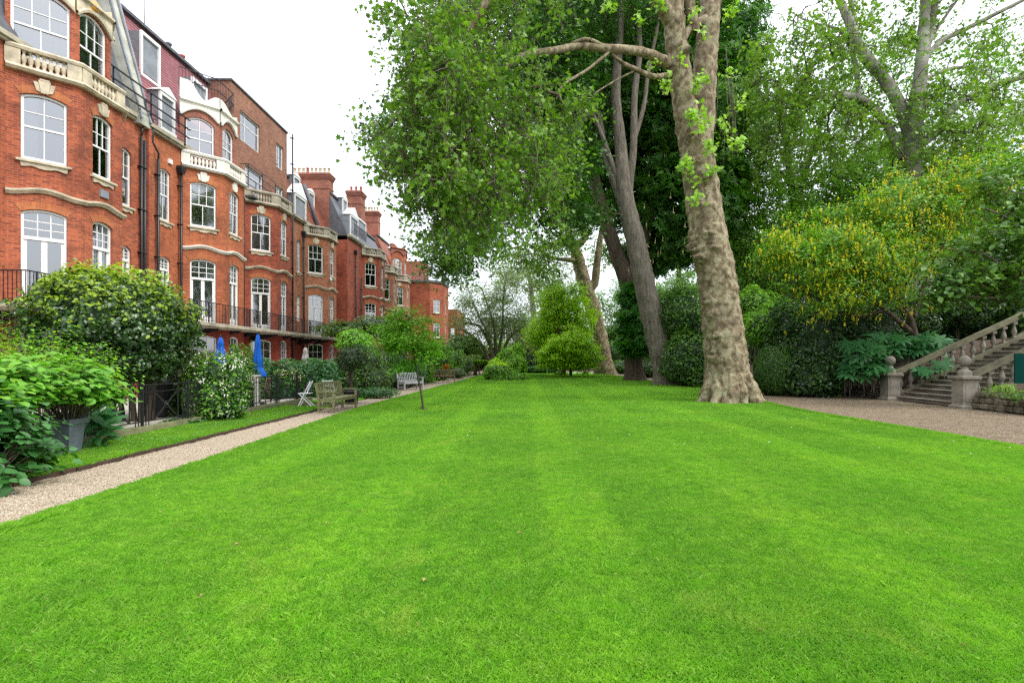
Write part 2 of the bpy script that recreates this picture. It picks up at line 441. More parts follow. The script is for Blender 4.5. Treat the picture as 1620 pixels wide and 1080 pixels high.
# ---------- the terrace ----------
ZB, ZS, ZC, ZE = 3.35, 6.95, 11.0, 11.65      # balcony, string course, bay cornice, eaves
def house(label, xb, bays, y0, y1, top, xr_off=1.3, ground=True, recess_w=(), glen=None, z_shift=0, curt=None, stonem='stone', group='red brick houses of the terrace', bm='brick'):
    """bays: list of y0 of bays (bay: 1.3 cant, 1.85 front, 1.3 cant). facade plane recess xr=xb-1.3"""
    xr = xb-xr_off
    root = empty('brick_house', (xr, (y0+y1)/2, 0), 0, label, 'house', group)
    H = empty('tmp', (0,0,0)); inv = Matrix.Translation((-xr, -(y0+y1)/2, 0))
    wall = MB(); wall_s = []
    plan = [(xr, y0)]
    for b in bays: plan += [(xr,b),(xb,b+1.3),(xb,b+3.15),(xr,b+4.45)]
    plan.append((xr,y1))
    segs = poly_path(plan); rnd = random.Random(int(y0*10)); wins = []
    zb_ = z_shift
    for i, (A, B, L, u) in enumerate(segs):
        isbay = abs(A[0]-xr) > .01 or abs(B[0]-xr) > .01
        cant = isbay and abs(A[0]-B[0]) > .01
        ops0 = []; ops1 = []
        if isbay:
            w = 1.12 if cant else .88
            cur = (curt or [None,'b',None])
            wins.append((A,u,L/2,1.15,w+.05,1.65,.12,'grid3x3',None,None,None)); ops0.append((L/2,1.15,w+.05,1.65,.12))
            wins.append((A,u,L/2,ZB+zb_,w,3.12,.13,'french3x3',cur[1],None,None)); ops1.append((L/2,ZB+zb_,w,3.12,.13))
            wins.append((A,u,L/2,8.0+zb_,w,2.18,.13,'sash2x2_2x1' if xb<-14 and y0<20 and cant else 'sash3x2_2x1',rnd.choice([cur[0],cur[2]]),'carved','c' if stonem=='stone' else 'w')); ops1.append((L/2,8.0+zb_,w,2.18,.13))
            facet(wall, A, B, -.2, 3.2, ops0, 1); facet(wall, A, B, 3.2, ZC+zb_, ops1, 0)
        else:
            for (yc, w) in recess_w:
                if A[1] < yc < B[1]:
                    uc = yc-A[1]
                    wins.append((A,u,uc,4.35+zb_,w,1.9,.13,'french3x3',None,None,None)); ops1.append((uc,4.35+zb_,w,1.9,.13))
                    wins.append((A,u,uc,7.85+zb_,w,2.35,.13,'sash3x2_2x1','l',"carved",None)); ops1.append((uc,7.85+zb_,w,2.35,.13))
            if recess_w and L > 1.5: pass
            facet(wall, A, B, -.2, 3.2, ops0, 1); facet(wall, A, B, 3.2, ZE+zb_, ops1, 0)
    # party returns and back so that the house is a solid body
    wall.add([(xr,y0,-.2),(xr-8,y0,-.2),(xr-8,y0,ZE),(xr,y0,ZE)], [(0,1,2,3)], 0)
    wall.add([(xr,y1,-.2),(xr-8,y1,-.2),(xr-8,y1,ZE),(xr,y1,ZE)], [(3,2,1,0)], 0)
    parts = []
    wo = wall.build('wall', [M[bm], M['brick_dk']], H, fixn=False); parts.append(wo)
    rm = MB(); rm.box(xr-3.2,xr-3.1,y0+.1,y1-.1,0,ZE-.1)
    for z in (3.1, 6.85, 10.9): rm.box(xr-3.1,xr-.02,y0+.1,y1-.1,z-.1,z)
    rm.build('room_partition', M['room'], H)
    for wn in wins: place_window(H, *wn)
    for b in bays:
        bp = [(xr,b),(xb,b+1.3),(xb,b+3.15),(xr,b+4.45)]
        # bay deck, string course with a wave over each window
        dk = MB(); dk.extrude([(p[0],p[1]) for p in bp], 'z', ZC+zb_-.06, ZC+zb_-.002); dk.build('bay_deck', M['lead'], H)
        sc = MB()
        band(sc, bp, [(-.02,ZS+zb_-.05),(.05,ZS+zb_-.07),(.13,ZS+zb_+.03),(.13,ZS+zb_+.09),(-.02,ZS+zb_+.12)], 0, lambda i,t: .17*math.sin(math.pi*t)**2-.06)
        sc.build('string_course', M['stone'] if stonem=='stone' else M['stone_w'], H)
        for (A,B,L,u) in poly_path(bp):
            n = Vector((u[1],-u[0])); w = 1.12 if abs(A[0]-B[0])>.01 else .88
            for zbb, hh, wd in ((ZB+zb_,3.12,w),(8.0+zb_,2.18,w)):
                ba = MB()
                o = arch(wd,hh,.13)[2:]; vs=[]
                for x,z in o:
                    d = Vector((x, z-(hh-.9))); d.normalize()
                    for q in (0.004,.25):
                        for dd in (.012,-.01):
                            p = A+u*(L/2+x+d[0]*q)+n*dd; vs.append((p[0],p[1],zbb+z+d[1]*q))
                fs=[]
                for k in range(len(o)-1):
                    a=4*k; b_=4*(k+1); fs += [(a,b_,b_+2,a+2),(a+2,b_+2,b_+3,a+3),(a+1,b_+1,b_,a)]
                ba.add(vs,fs,0); ba.build('brick_arch', M['brick_or'], H)
    return root, H, inv, xr
M['brick_or'] = brick('gauged_brick', (.50,.17,.06), (.42,.12,.045), (.40,.22,.12), bw=.075, rh=.25, stain=(.2,.07,.04))
def close(root, H):
    """hand the parts over to the house's own empty"""
    ox = root.location
    for c in list(H.children):
        c.parent = root; c.location = (c.location[0]-ox[0], c.location[1]-ox[1], c.location[2]-ox[2])
    bpy.data.objects.remove(H)
def balcony(H, xo, xi, ya, yb, z=ZB-.05, near_return=False):
    s = MB(); s.box(xi, xo, ya, yb, z-.15, z); s.box(xi, xo-.06, ya+.05, yb-.05, z-.21, z-.151)
    o = s.build('balcony', M['stone_d'], H)
    pts = [(xi,ya+.05),(xo-.05,ya+.05),(xo-.05,yb-.05)] if near_return else [(xo-.05,ya+.05),(xo-.05,yb-.05)]
    r = bal_railing(o, pts, z)
    y = ya+.8
    while y < yb-.3:
        b = MB()
        b.extrude([(xi+.02,z-.22),(xo-.25,z-.22),(xo-.3,z-.3),(xi+.2,z-.62),(xi+.02,z-.62)], 'y', y-.06, y+.06); y += 1.9; b.build('balcony_bracket', M['pipe'], o)
    return o
def bay_storey(H, bp, z0, z1, mt, crown_h, wh=1.7, ww=1.15, stm=None, curt=None, wb=.12):
    """brick storey over a bay with arched windows and a curved stone crown"""
    wall = MB(); wins = []
    for (A,B,L,u) in poly_path(bp):
        cant = abs(A[0]-B[0])>.01; w = ww if cant else ww*.82
        facet(wall, A, B, z0, z1, [(L/2,z0+wb,w,wh,.28)], 0)
        wins.append((A,u,L/2,z0+wb,w,wh,.28,'sash3x2_2x1' if stm else 'sash2x2_2x1',curt,None,None))
    wall.build('upper_wall', mt, H, fixn=False)
    for wn in wins: place_window(H, *wn)
    # crown: lower edge arched over windows, top edge swept
    c = MB(); segs = poly_path(bp); n = 20
    for i,(A,B,L,u) in enumerate(segs):
        nn = Vector((u[1],-u[0])); w = ww if abs(A[0]-B[0])>.01 else ww*.82
        rows = []
        for k in range(n+1):
            t = k/n; s = t*L; x = s-L/2
            zl = z1-.42
            if abs(x) < w/2+.12: zl = z1 - .42 + .42*math.cos(x/(w/2+.12)*math.pi/2)**.8
            kk = (((0,1.0),(.2,1.0),(.62,.42),(.92,.66),(1,.66)),((0,.66),(.12,.66),(.8,.34),(1,.48)),((0,.48),(.1,.5),(.6,.4),(1,1.0)))[i]
            for (ta,va),(tb_,vb_) in zip(kk[:-1],kk[1:]):
                if ta <= t <= tb_: zt = z1+crown_h*(va+(vb_-va)*.5*(1-math.cos(math.pi*(t-ta)/(tb_-ta)))); break
            p = A+u*s
            rows.append((p, zl, zt))
        vs = []
        for p, zl, zt in rows:
            for o, z in ((.02,zl),(.10,zl),(.12,zl+.10),(.06,zl+.14),(.06,z1+.22),(.16,z1+.28),(.16,z1+.36),(.05,z1+.42),(.05,zt),(-.12,zt),(-.12,z1-.05)):
                q = p+nn*o; vs.append((q[0],q[1],z))
        K = 11; fs = [(a*K+q,a*K+(q+1)%K,(a+1)*K+(q+1)%K,(a+1)*K+q) for a in range(n) for q in range(K)]
        c.add(vs, fs, 0)
    c.build('stone_crown', stm or M['stone_w'], H)
def mansard(H, xr, y0, y1, z0, z1, run, mt, ridge=None, back=3.0):
    m = MB(); m.extrude([(xr+.02,z0),(xr-run,z1),(xr-run-back,z1+.1),(xr-8,z1),(xr-8,z0)], 'y', y0, y1); m.build('mansard_roof', mt, H)
    g = MB(); g.bar((xr-run+.05,y0,z1+.04),(xr-run+.05,y1,z1+.04), .3,.14); g.build('ridge_roll', ridge or M['slate'], H)
    g = MB(); g.box(xr-.05,xr+.22,y0,y1,z0-.02,z0+.14); g.box(xr-.02,xr+.14,y0,y1,z0-.12,z0-.022); g.build('gutter', M['stone_d'], H)
def dormer(H, xf, yc, zb, w, h, ped=False, depth=2.2, style='sash2x1_1x1', side=None):
    """dormer with its white front at x=xf"""
    d = MB(); d.box(xf-depth,xf-.02,yc-w/2-.1,yc+w/2+.1,zb-.15,zb+h+.12)
    o = d.build('dormer', side or M['lead'], H)
    fr = MB(); a = .11
    fr.box(xf-.03,xf+.06,yc-w/2-a,yc-w/2,zb,zb+h); fr.box(xf-.03,xf+.06,yc+w/2,yc+w/2+a,zb,zb+h)
    fr.box(xf-.03,xf+.065,yc-w/2-a,yc+w/2+a,zb+h+.001,zb+h+.15); fr.box(xf-.03,xf+.10,yc-w/2-a-.04,yc+w/2+a+.04,zb-.12,zb-.001)
    if ped:
        ph = .5 if ped is True else ped
        fr.extrude([(yc-w/2-a-.08,zb+h+.152),(yc+w/2+a+.08,zb+h+.152),(yc,zb+h+.15+ph)], 'x', xf-.6, xf+.1)
    fr.build('dormer_front', M['white'], o)
    place_window(H, (xf,yc-w/2), (0,1), w/2, zb, w, h, 0, style, None, None, None)
    return o
def chimney(label, x0,x1,y0,y1,z0,z1, npots, red=(), bands=True, group='chimney stacks along the roofs'):
    root = empty('chimney_stack', ((x0+x1)/2,(y0+y1)/2,z0), 0, label, 'chimney', group); cx, cy = (x0+x1)/2,(y0+y1)/2
    hx, hy, h = (x1-x0)/2, (y1-y0)/2, z1-z0
    m = MB(); m.box(-hx,hx,-hy,hy,0,h-.5)
    for k,(e,za,zc) in enumerate(((.06,h-.5,h-.36),(.12,h-.36,h-.2),(.17,h-.2,h-.08),(.10,h-.08,h))): m.box(-hx-e,hx+e,-hy-e,hy+e,za,zc)
    if bands: m.box(-hx-.05,hx+.05,-hy-.05,hy+.05,h-1.3,h-1.18)
    m.build('stack', M['brick_st'], root)
    for k in range(npots):
        p = MB(); rr = .13; x = -hx+.2+(2*hx-.4)*(k/(max(1,npots-1)))
        p.lathe([(rr*1.1,0),(rr*1.15,.06),(rr,.08),(rr*.82,.5),(rr*1.05,.52),(rr*1.05,.6),(rr*.7,.6),(rr*.7,.3)], (x,0,h), 10)
        p.build('chimney_pot', M['pot_rd'] if k in red else M['pot_cl'], root)
    return root

# --- house nearest the camera
XB = -14.9
r1, H, inv, xr = house('nearest red brick house, canted bay, cream balustrade and tall white french windows at left edge', XB, [16.75], 12.0, 22.95, ZE, recess_w=((21.75,.75),), curt=['l',None,'l'])
bp = [(xr,16.75),(XB,18.05),(XB,19.9),(xr,21.2)]
balustrade(H, bp, ZC-.25, M['stone'])
bi = offset_path(bp, -.32); bi = [(p[0],p[1]) for p in bi]
bay_storey(H, bi, ZC-.1, 13.75, M['brick'], 1.3, wh=2.35, ww=1.45, stm=M['stone'], curt='full', wb=.45)
balcony(H, -14.25, XB+.0-1.2, 15.35, 19.9, near_return=True)
mansard(H, xr, 12.0, 22.2, ZE, 17.2, 1.7, M['slate'])
rp = MB()   # raking party parapet
rp.extrude([(xr+.25,ZE-.2),(xr+.25,ZE+.15),(xr-1.35,17.6),(xr-8,17.6),(xr-8,17.2),(xr-1.7,17.0),(xr-.2,ZE-.2)], 'y', 22.25, 22.9)
rp.build('party_parapet', M['mortar_g'], H)
lp = MB(); lp.bar((xr+.32,22.3,ZE),(xr-1.28,22.3,17.7),.1,.06); lp.bar((xr+.32,22.85,ZE),(xr-1.28,22.85,17.7),.1,.06); lp.build('coping_flashing', M['lead'], H)
downpipe(H, xr+.12, 22.55, .2, 11.0, hopper=False, kink=-.25)
downpipe(H, xr+.12, 22.75, .2, 10.9, hopper=False)
al = MB(); al.tube([(XB+.02,18.6,13.55),(XB-.06,18.6,13.55)], .17, 20); 
o = MB(); o.tube([(0,0,0),(.10,0,0)], .17, 20, cap=True); ao = o.build('alarm_box', M['orange'], H, loc=(bi[1][0]+.02, bi[1][1]+.75, 14.05))
pl = MB(); pl.box(-.0,.06,-.18,.18,0,.26); pl.build('vent_plate', M['lead'], H, loc=(XB+.001, 19.0, 7.35))
close(r1, H)
# --- second house: pink tiled mansard, white crown
r2, H, inv, xr = house('second red brick house with white stucco crown, pink tiled mansard and roof terrace rail', XB, [25.35], 22.95, 30.5, ZE, recess_w=((24.2,.75),), curt=[None,'full',None], stonem='w', bm='brick2')
bp = [(xr,25.35),(XB,26.65),(XB,28.5),(xr,29.8)]
balustrade(H, bp, ZC-.25, M['stone_w'])
bi = [(p[0],p[1]) for p in offset_path(bp, -.32)]
bay_storey(H, bi, ZC-.1, 13.75, M['brick_st'], 1.3, wh=1.95, ww=1.25, curt=None, wb=.55)
dk = MB(); dk.extrude(bi, 'z', 14.1, 14.15); dk.build('terrace_deck', M['lead'], H)
rl = MB(); pr = [(p[0],p[1]) for p in offset_path(bi, -.12)]
for a, b in zip(pr[:-1], pr[1:]):
    a = Vector(a); b = Vector(b); L=(b-a).length
    for z in (15.05, 15.62): rl.bar((a[0],a[1],z),(b[0],b[1],z),.04,.03)
    for k in range(int(L/.14)+1):
        p = a.lerp(b, k*.14/L); rl.bar((p[0],p[1],14.6),(p[0],p[1],15.62),.014,.014)
rl.build('roof_railing', M['iron'], H, fixn=False)
mansard(H, xr, 22.95, 30.45, ZE, 17.15, 1.7, M['tile'])
dormer(H, xr-.85, 24.45, 14.35, 1.05, 1.75, depth=1.4)
dormer(H, xr-.02, 24.35, 12.0, .8, 1.45, ped=.35, depth=1.2, style='sash2x2_2x2')
dormer(H, xr-.95, 28.3, 14.9, 1.1, 1.15, depth=1.2)
for z in (12.1, 12.5, 12.95):
    b_ = MB(); b_.bar((xr+.32,20.6,z),(xr+.32,25.5,z),.05,.05)
    if z < 12.2:
        for y in (20.8, 22.9, 25.2): b_.bar((xr+.28,y,ZE),(xr+.28,y,12.95),.045,.045)
    b_.build('guard_rail', M['iron'], H)
pb = MB(); pb.box(xr+.001,xr+.14,22.96,23.25,-.2,ZE-.15); pb.build('party_pilaster', M['brick'], H)
downpipe(H, xr+.14, 23.55, .2, 10.4, hopper=False, kink=.35)
downpipe(H, xr+.16, 25.1, .2, 10.3, hopper=True)
vb = MB(); vb.box(0,.08,-.12,.12,0,.2); vb.build('vent_plate', M['white'], H, loc=(xr+.001,24.5,10.55))
balcony(H, -14.1, XB-.0-1.2, 22.6, 30.5)
close(r2, H)
for k,(y,m_) in enumerate(((27.6,'slate'),(28.7,'pot_rd'))):
    c = MB(); c.lathe([(.16,0),(.18,.08),(.14,.12),(.12,.55),(.16,.58),(.16,.66),(.09,.66),(.09,.4)], n=12)
    tag(c.build('chimney_pot', M[m_], None, (xr-2.1,y,17.2)), ['dark pot with cowl on the pink tiled roof ridge','short red clay pot standing on the pink tiled roof ridge'][k], 'chimney pot')
an = MB(); an.tube([(0,0,0),(0,0,2.4)], .025, 6); an.tube([(0,-.2,2.35),(0,-1.9,2.5)], .015, 5)
for k in range(9): an.bar((-.22,-.4-.17*k,2.37+.016*k),(.22,-.4-.17*k,2.37+.016*k),.01,.01)
tag(an.build('television_aerial', M['lead'], None, (xr-2.2,26.0,17.1)), 'thin television aerial on a mast above the pink roof', 'aerial')
# --- third house with the brown brick storeys on top
r3, H, inv, xr = house('third red brick house carrying a tall plain brown brick attic block', XB, [31.05], 30.5, 37.3, ZE, recess_w=((36.5,.6),), curt=['l',None,None], bm='brick3')
bp = [(xr,31.05),(XB,32.35),(XB,34.2),(xr,35.5)]
balustrade(H, bp, ZC-.25, M['stone_d'])
att = MB(); xa = -16.55; AW = []
def aop(yc, zb, w, h, st): AW.append(((xa,30.3),(0,1),yc-30.3,zb,w,h,0,st,None,None,None)); return (yc-30.3,zb,w,h,0)
ops = [aop(32.4,14.45,2.3,1.7,'casement'), aop(36.3,14.5,1.05,1.6,'plain'), aop(32.9,11.75,2.2,1.45,'casement'), aop(36.3,11.75,1.05,1.5,'plain')]
facet(att, (xa,30.3), (xa,37.4), ZE-.9, 17.35, ops, 0)
att.add([(xa,30.3,ZE-1),(xa-5,30.3,ZE-1),(xa-5,30.3,17.35),(xa,30.3,17.35)], [(0,1,2,3)], 0)
att.add([(xa,37.4,ZE-1),(xa-5,37.4,ZE-1),(xa-5,37.4,17.35),(xa,37.4,17.35)], [(3,2,1,0)], 0)
att.add([(xa,30.3,17.35),(xa,37.4,17.35),(xa-5,37.4,17.35),(xa-5,30.3,17.35)], [(0,1,2,3)], 0)
att.build('attic_wall', M['brick_br'], H, fixn=False)
cp = MB(); cp.box(xa-.3,xa+.08,30.2,37.5,17.352,17.45); cp.box(xa-5,xa-.3,30.2,30.5,17.355,17.453); cp.build('coping', M['slate'], H)
for wn in AW: place_window(H, *wn)
rl = MB()
for z in (12.2,12.6,13.0): rl.bar((xa+.5,31.2,z),(xa+.5,34.6,z),.035,.035)
for y in (31.2,32.9,34.6): rl.bar((xa+.5,y,11.3),(xa+.5,y,13.0),.04,.04)
rl.bar((xa+.5,31.2,13.0),(xa+.05,31.2,13.0),.03,.03); rl.build('guard_rail', M['iron'], H)
sh = MB(); sh.box(xa+.001,xa+.9,31.0,34.8,11.0,11.12); sh.build('terrace_slab', M['slate'], H)
downpipe(H, xr+.14, 37.2, .2, 17.2, hopper=False)
downpipe(H, xr+.14, 30.7, 3.4, 10.6, hopper=False)
balcony(H, -14.1, XB-1.2, 30.5, 37.3)
close(r3, H)
# --- fourth house
def roof_set(H, xr, y0, y1, tile, seed, ped=True, two=True):
    mansard(H, xr, y0, y1, ZE, 15.2, 1.6, tile, M['slate'])
r4, H, inv, xr = house('fourth red brick house with grey balustraded bay below an orange tiled mansard and dormers', XB, [39.35], 37.3, 45.0, ZE, recess_w=((38.5,.6),), curt=['full',None,'top'], bm='brick4')
bp = [(xr,39.35),(XB,40.65),(XB,42.5),(xr,43.8)]
balustrade(H, bp, ZC-.25, M['stone_d'])
mansard(H, xr, 37.45, 45.0, ZE, 15.2, 1.5, M['tile_or'])
dormer(H, xr+.0, 38.75, 11.75, 1.75, 1.45, ped=.95, depth=1.5, style='grid4x2')
dormer(H, xr-1.05, 40.6, 14.0, .95, 1.25, depth=2.0, ped=.3)
dormer(H, xr-1.05, 43.4, 13.5, .95, 1.45, depth=2.0, ped=.3)
rb = MB(); rb.tube([(xr+.1,42.1,ZE),(xr-.5,42.1,13.6),(xr-1.1,42.1,15.3)], .16, 8); rb.build('roof_hip', M['slate'], H)
downpipe(H, xr+.14, 39.1, .2, 10.6, hopper=True)
sd = MB(); sd.lathe([(.02,0),(.14,.03),(.2,.08)], n=14); s_ = sd.build('satellite_dish', M['white'], H, loc=(XB+.06,41.0,7.7)); s_.rotation_euler=(0,R(80),0)
balcony(H, -14.1, XB-1.2, 37.3, 44.2)
close(r4, H)
# --- fifth, stepping forward
XB5 = -13.55
r5, H, inv, xr = house('fifth red brick house, stepping forward, white glazed roof studio above its balustrade', XB5, [48.9], 45.0, 53.5, ZE, recess_w=(), curt=[None,None,None], z_shift=.35, bm='brick3')
bp = [(xr,48.9),(XB5,50.2),(XB5,52.05),(xr,53.35)]
balustrade(H, bp, ZC+.1, M['stone_d'])
mansard(H, xr, 45.0, 53.5, ZE+.35, 15.6, 1.6, M['slate'])
dormer(H, xr+.05, 46.6, 12.3, 1.9, 1.5, ped=.8, depth=1.5, style='grid4x2')
dormer(H, xr-1.1, 47.6, 14.3, 1.0, 1.35, depth=2.0, ped=.3)
dormer(H, xr-.9, 51.6, 13.2, 3.0, 1.7, depth=1.4, style='grid5x1')
rl = MB()
for z in (13.1, 12.6): rl.bar((xr+.5,45.2,z),(xr+.5,48.8,z),.04,.04)
for k in range(28): rl.bar((xr+.5,45.2+.13*k,12.2),(xr+.5,45.2+.13*k,13.1),.02,.02)
rl.build('guard_rail', M['iron'], H)
downpipe(H, xr+.14, 46.9, .2, 10.8, hopper=True); downpipe(H, xr+.14, 48.5, .2, 9.0, hopper=False)
close(r5, H)
r6, H, inv, xr = house('sixth red brick house, narrow, partly hidden, under a big brown gable', XB5, [54.0], 53.5, 59.6, ZE, curt=[None,'b',None], z_shift=-.3, bm='brick4')
bp = [(xr,54.0),(XB5,55.3),(XB5,57.15),(xr,58.45)]
balustrade(H, bp, ZC-.55, M['stone_d'])
gb = MB(); gb.extrude([(xr-8,ZE-1),(xr-.6,ZE-1),(xr-.6,12.6),(xr-3.0,16.8),(xr-8,16.8)], 'y', 58.8, 59.3); gb.build('gable_wall', M['brick_st'], H)
mansard(H, xr, 53.5, 58.8, ZE-.3, 14.6, 1.6, M['slate'])
close(r6, H)
r7, H, inv, xr = house('seventh red brick house with a rounded bay rising past a stone balustrade', XB5, [60.2], 59.6, 66.5, ZE, curt=['full',None,None], z_shift=-.3, bm='brick4')
bp = [(xr,60.2),(XB5,61.5),(XB5,63.35),(xr,64.65)]
balustrade(H, bp, ZC-.55, M['stone_d'])
bi = [(p[0],p[1]) for p in offset_path(bp, -.3)]
bay_storey(H, bi, ZC-.4, 13.9, M['brick'], .8, wh=1.9, ww=1.2, stm=M['brick_st'], wb=.6)
mansard(H, xr, 59.6, 66.5, ZE-.3, 15.4, 1.6, M['brick_st'])
dormer(H, xr-.8, 64.6, 13.0, 1.2, 1.7, depth=1.6, ped=.4)
close(r7, H)
# --- end block turning across the garden
eb = empty('brick_building', (-13,70,0), 0, 'red brick end block facing down the garden with a grey railed flat roof', 'building')
EB = MB(); ez = 11.4; pl_ = [(-17.5,68.0),(-12.0,68.0),(-10.5,69.6),(-10.5,74.0)]; EW = []
for i,(A,B,L,u) in enumerate(poly_path(pl_)):
    ops = []
    if i == 0: cs = [(1.9,1.0)]
    elif i == 1: cs = [(L/2,1.05)]
    else: cs = [(2.0,.9)]
    for c, w in cs:
        for z,h in ((1.2,1.9),(4.4,1.9),(7.55,1.75)) : ops.append((c,z,w,h,0)); EW.append((A-V(0,0)[:2] if False else A,u,c,z,w,h,0,'sash2x2_2x1',None,'plain',None))
    facet(EB, A, B, -.2, ez, ops, 0)
EB.add([(p[0],p[1],ez) for p in pl_]+[(-17.5,74.0,ez)], [(0,1,2,3,4)], 0)
T = empty('tmp'); EB.build('wall', M['brick'], T, fixn=False)
ec = MB(); band(ec, pl_, [(-.3,ez+.003),(.15,ez+.003),(.22,ez+.25),(-.3,ez+.25)]); ec.build('cornice', M['lead'], T)
er = MB(); 
for a,b in zip(pl_[:-1],pl_[1:]):
    a=Vector(a); b=Vector(b); L=(b-a).length
    er.bar((a[0],a[1],ez+1.1),(b[0],b[1],ez+1.1),.05,.05)
    for k in range(int(L/.2)): p=a.lerp(b,k*.2/L); er.bar((p[0],p[1],ez+.25),(p[0],p[1],ez+1.1),.03,.03)
er.build('roof_railing', M['lead'], T, fixn=False)
for wn in EW: place_window(T, *wn)
eu = MB(); eu.box(-17.4,-13.2,71,74,ez,ez+3.2); eu.build('roof_storey', M['brick_st'], T); 
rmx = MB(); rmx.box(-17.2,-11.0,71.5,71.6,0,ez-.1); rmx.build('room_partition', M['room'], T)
downpipe(T, -14.6, 67.9, .2, 11.0, hopper=True)
for c in list(T.children): c.parent = eb; c.location = (c.location[0]+13, c.location[1]-70, c.location[2])
bpy.data.objects.remove(T)
lw = empty('brick_building', (-10.6,79,0), 0, 'low red brick wing just right of the grey railed end block', 'building')
LB = MB(); facet(LB,(-2.2,-3),(1.1,-3),-.2,8.7,[(2.6,4.5,.6,1.6,0)]); facet(LB,(1.1,-3),(1.1,6),-.2,8.7,[]); LB.add([(-2.2,-3,8.7),(1.1,-3,8.7),(1.1,6,8.7),(-2.2,6,8.7)],[(0,1,2,3)])
LB.build('wall', M['brick'], lw, fixn=False); place_window(lw,(-2.2,-3),(1,0),2.6,4.5,.6,1.6,0,'sash2x1_1x1',None,'plain',None)
# chimneys
chimney('long red brick chimney with eight cream pots behind the orange tiled mansard', -19.6,-16.35,44.9,45.9,11.5,17.2, 9, red=(3,))
chimney('chimney of two steps with white pots, above the fifth house', -19.3,-17.5,53.2,54.0,11.5,17.3, 6)
chimney('taller square stack with dark red pots beside the two-step chimney', -17.45,-16.1,52.8,54.2,11.5,18.2, 3, red=(0,1,2))
chimney('far chimney with a row of pale pots behind the brown gable', -19.6,-17.2,63.0,64.0,11.5,19.0, 7)
# far pale building across the gardens
fb = empty('office_building', (-2,125,0), 0, 'distant white glazed building between the far trees', 'building')
q = MB(); q.box(-7,8,0,8,0,9.2); q.build('wall', M['white'], fb)
q = MB(); q.box(-7.3,8.3,-.3,8.3,9.25,11.4); q.build('roof', M['lead'], fb)
for k in range(10):
    wq = MB(); wq.box(-6.6+1.45*k,-5.5+1.45*k,-.06,-.02,6.2,8.6); wq.build('window', M['slate'], fb)
# ---------- ground, lawn, paths ----------
def sheet(name, poly, z, m, kind='structure', thick=0, sub=None):
    mb = MB()
    if thick: mb.extrude(poly, 'z', z-thick, z)
    else:
        tri = tessellate_polygon([[Vector((p[0],p[1],0)) for p in poly]]); 
        fs = []
        for t in tri:
            a,b,c = (Vector(poly[i]) for i in t); fs.append(t if (b-a).cross(c-a) > 0 else t[::-1])
        mb.add([(p[0],p[1],z) for p in poly], fs)
    return tag(mb.build(name, m, fixn=bool(thick)), kind=kind)
def grassmat(name, blade):
    m, nt, b = mat(name); g = nt.nodes.new('ShaderNodeNewGeometry'); p = g.outputs['Position']
    n1 = nz(nt, .55, 5, .6, p); n2 = nz(nt, 3.0, 5, .65, p)
    c = ramp(nt, n1, [(.3,(.098,.33,.009)),(.5,(.165,.43,.012)),(.7,(.26,.50,.02))])
    c = mix(nt, ramp(nt, n2, [(.4,(0,0,0)),(.75,(.8,)*3)]), c, (.24,.45,.035,1))
    n4 = nz(nt, 2.1, 7, .75, p); c = mix(nt, ramp(nt, n4, [(.58,(0,0,0)),(.72,(.6,)*3)]), c, (.05,.22,.008,1))
    n6 = nz(nt, 7.5, 5, .7, p); c = mix(nt, ramp(nt, n6, [(.44,(.45,)*3),(.56,(0,0,0))]), c, (.050,.23,.008,1))
    c = mix(nt, ramp(nt, nz(nt, .9, 6, .75, p, 1.0), [(.56,(0,0,0)),(.70,(.6,)*3)]), c, (.33,.46,.06,1))
    # mown stripes along the lawn, the alternating sheen of the nap painted into the colour
    sx = nt.nodes.new('ShaderNodeSeparateXYZ'); nt.links.new(p, sx.inputs[0])
    ma = N(nt, 'ShaderNodeMath', operation='MULTIPLY'); nt.links.new(sx.outputs[0], ma.inputs[0]); ma.inputs[1].default_value = math.pi/1.1
    si = N(nt, 'ShaderNodeMath', operation='SINE'); nt.links.new(ma.outputs[0], si.inputs[0])
    st = ramp(nt, si.outputs[0], [(.3,(.78,.86,.8)),(.7,(1.13,1.07,1.08))])
    c = mix(nt, ramp(nt, nz(nt,.25,4,.6,p), [(.38,(.15,)*3),(.6,(1,1,1))]), c, mix(nt, 1.0, c, st, 'MULTIPLY')); c = mix(nt, ramp(nt, nz(nt,.17,3,.5,p), [(.4,(0,0,0)),(.65,(1,1,1))]), c, mix(nt,1.0,c,(.84,.88,.9,1),'MULTIPLY'))
    if blade:
        c = mix(nt, ramp(nt, g.outputs['Random Per Island'], [(0,(0,0,0)),(.85,(.2,)*3),(1,(.65,)*3)]), c, (.38,.48,.13,1))
        tl = nt.nodes.new('ShaderNodeBsdfTranslucent'); nt.links.new(mix(nt,1.0,c,(1.3,1.4,.8,1),'MULTIPLY'), tl.inputs[0])
        mx = nt.nodes.new('ShaderNodeMixShader'); mx.inputs[0].default_value=.35; nt.links.new(b.outputs[0],mx.inputs[1]); nt.links.new(tl.outputs[0],mx.inputs[2]); nt.links.new(mx.outputs[0], nt.nodes['Material Output'].inputs[0])
    else:
        n5 = nz(nt, 45, 3, .7, p); c = mix(nt, ramp(nt,n5,[(.35,(0,0,0)),(.65,(.55,)*3)]), c, (.07,.21,.01,1)); bump(nt, b, n5, .6, .03)
    nt.links.new(c, b.inputs['Base Color']); b.inputs['Roughness'].default_value=.6; b.inputs['Specular IOR Level'].default_value=.2
    return m
M['lawn'] = grassmat('lawn_grass', False); M['blade'] = grassmat('grass_blades', True)
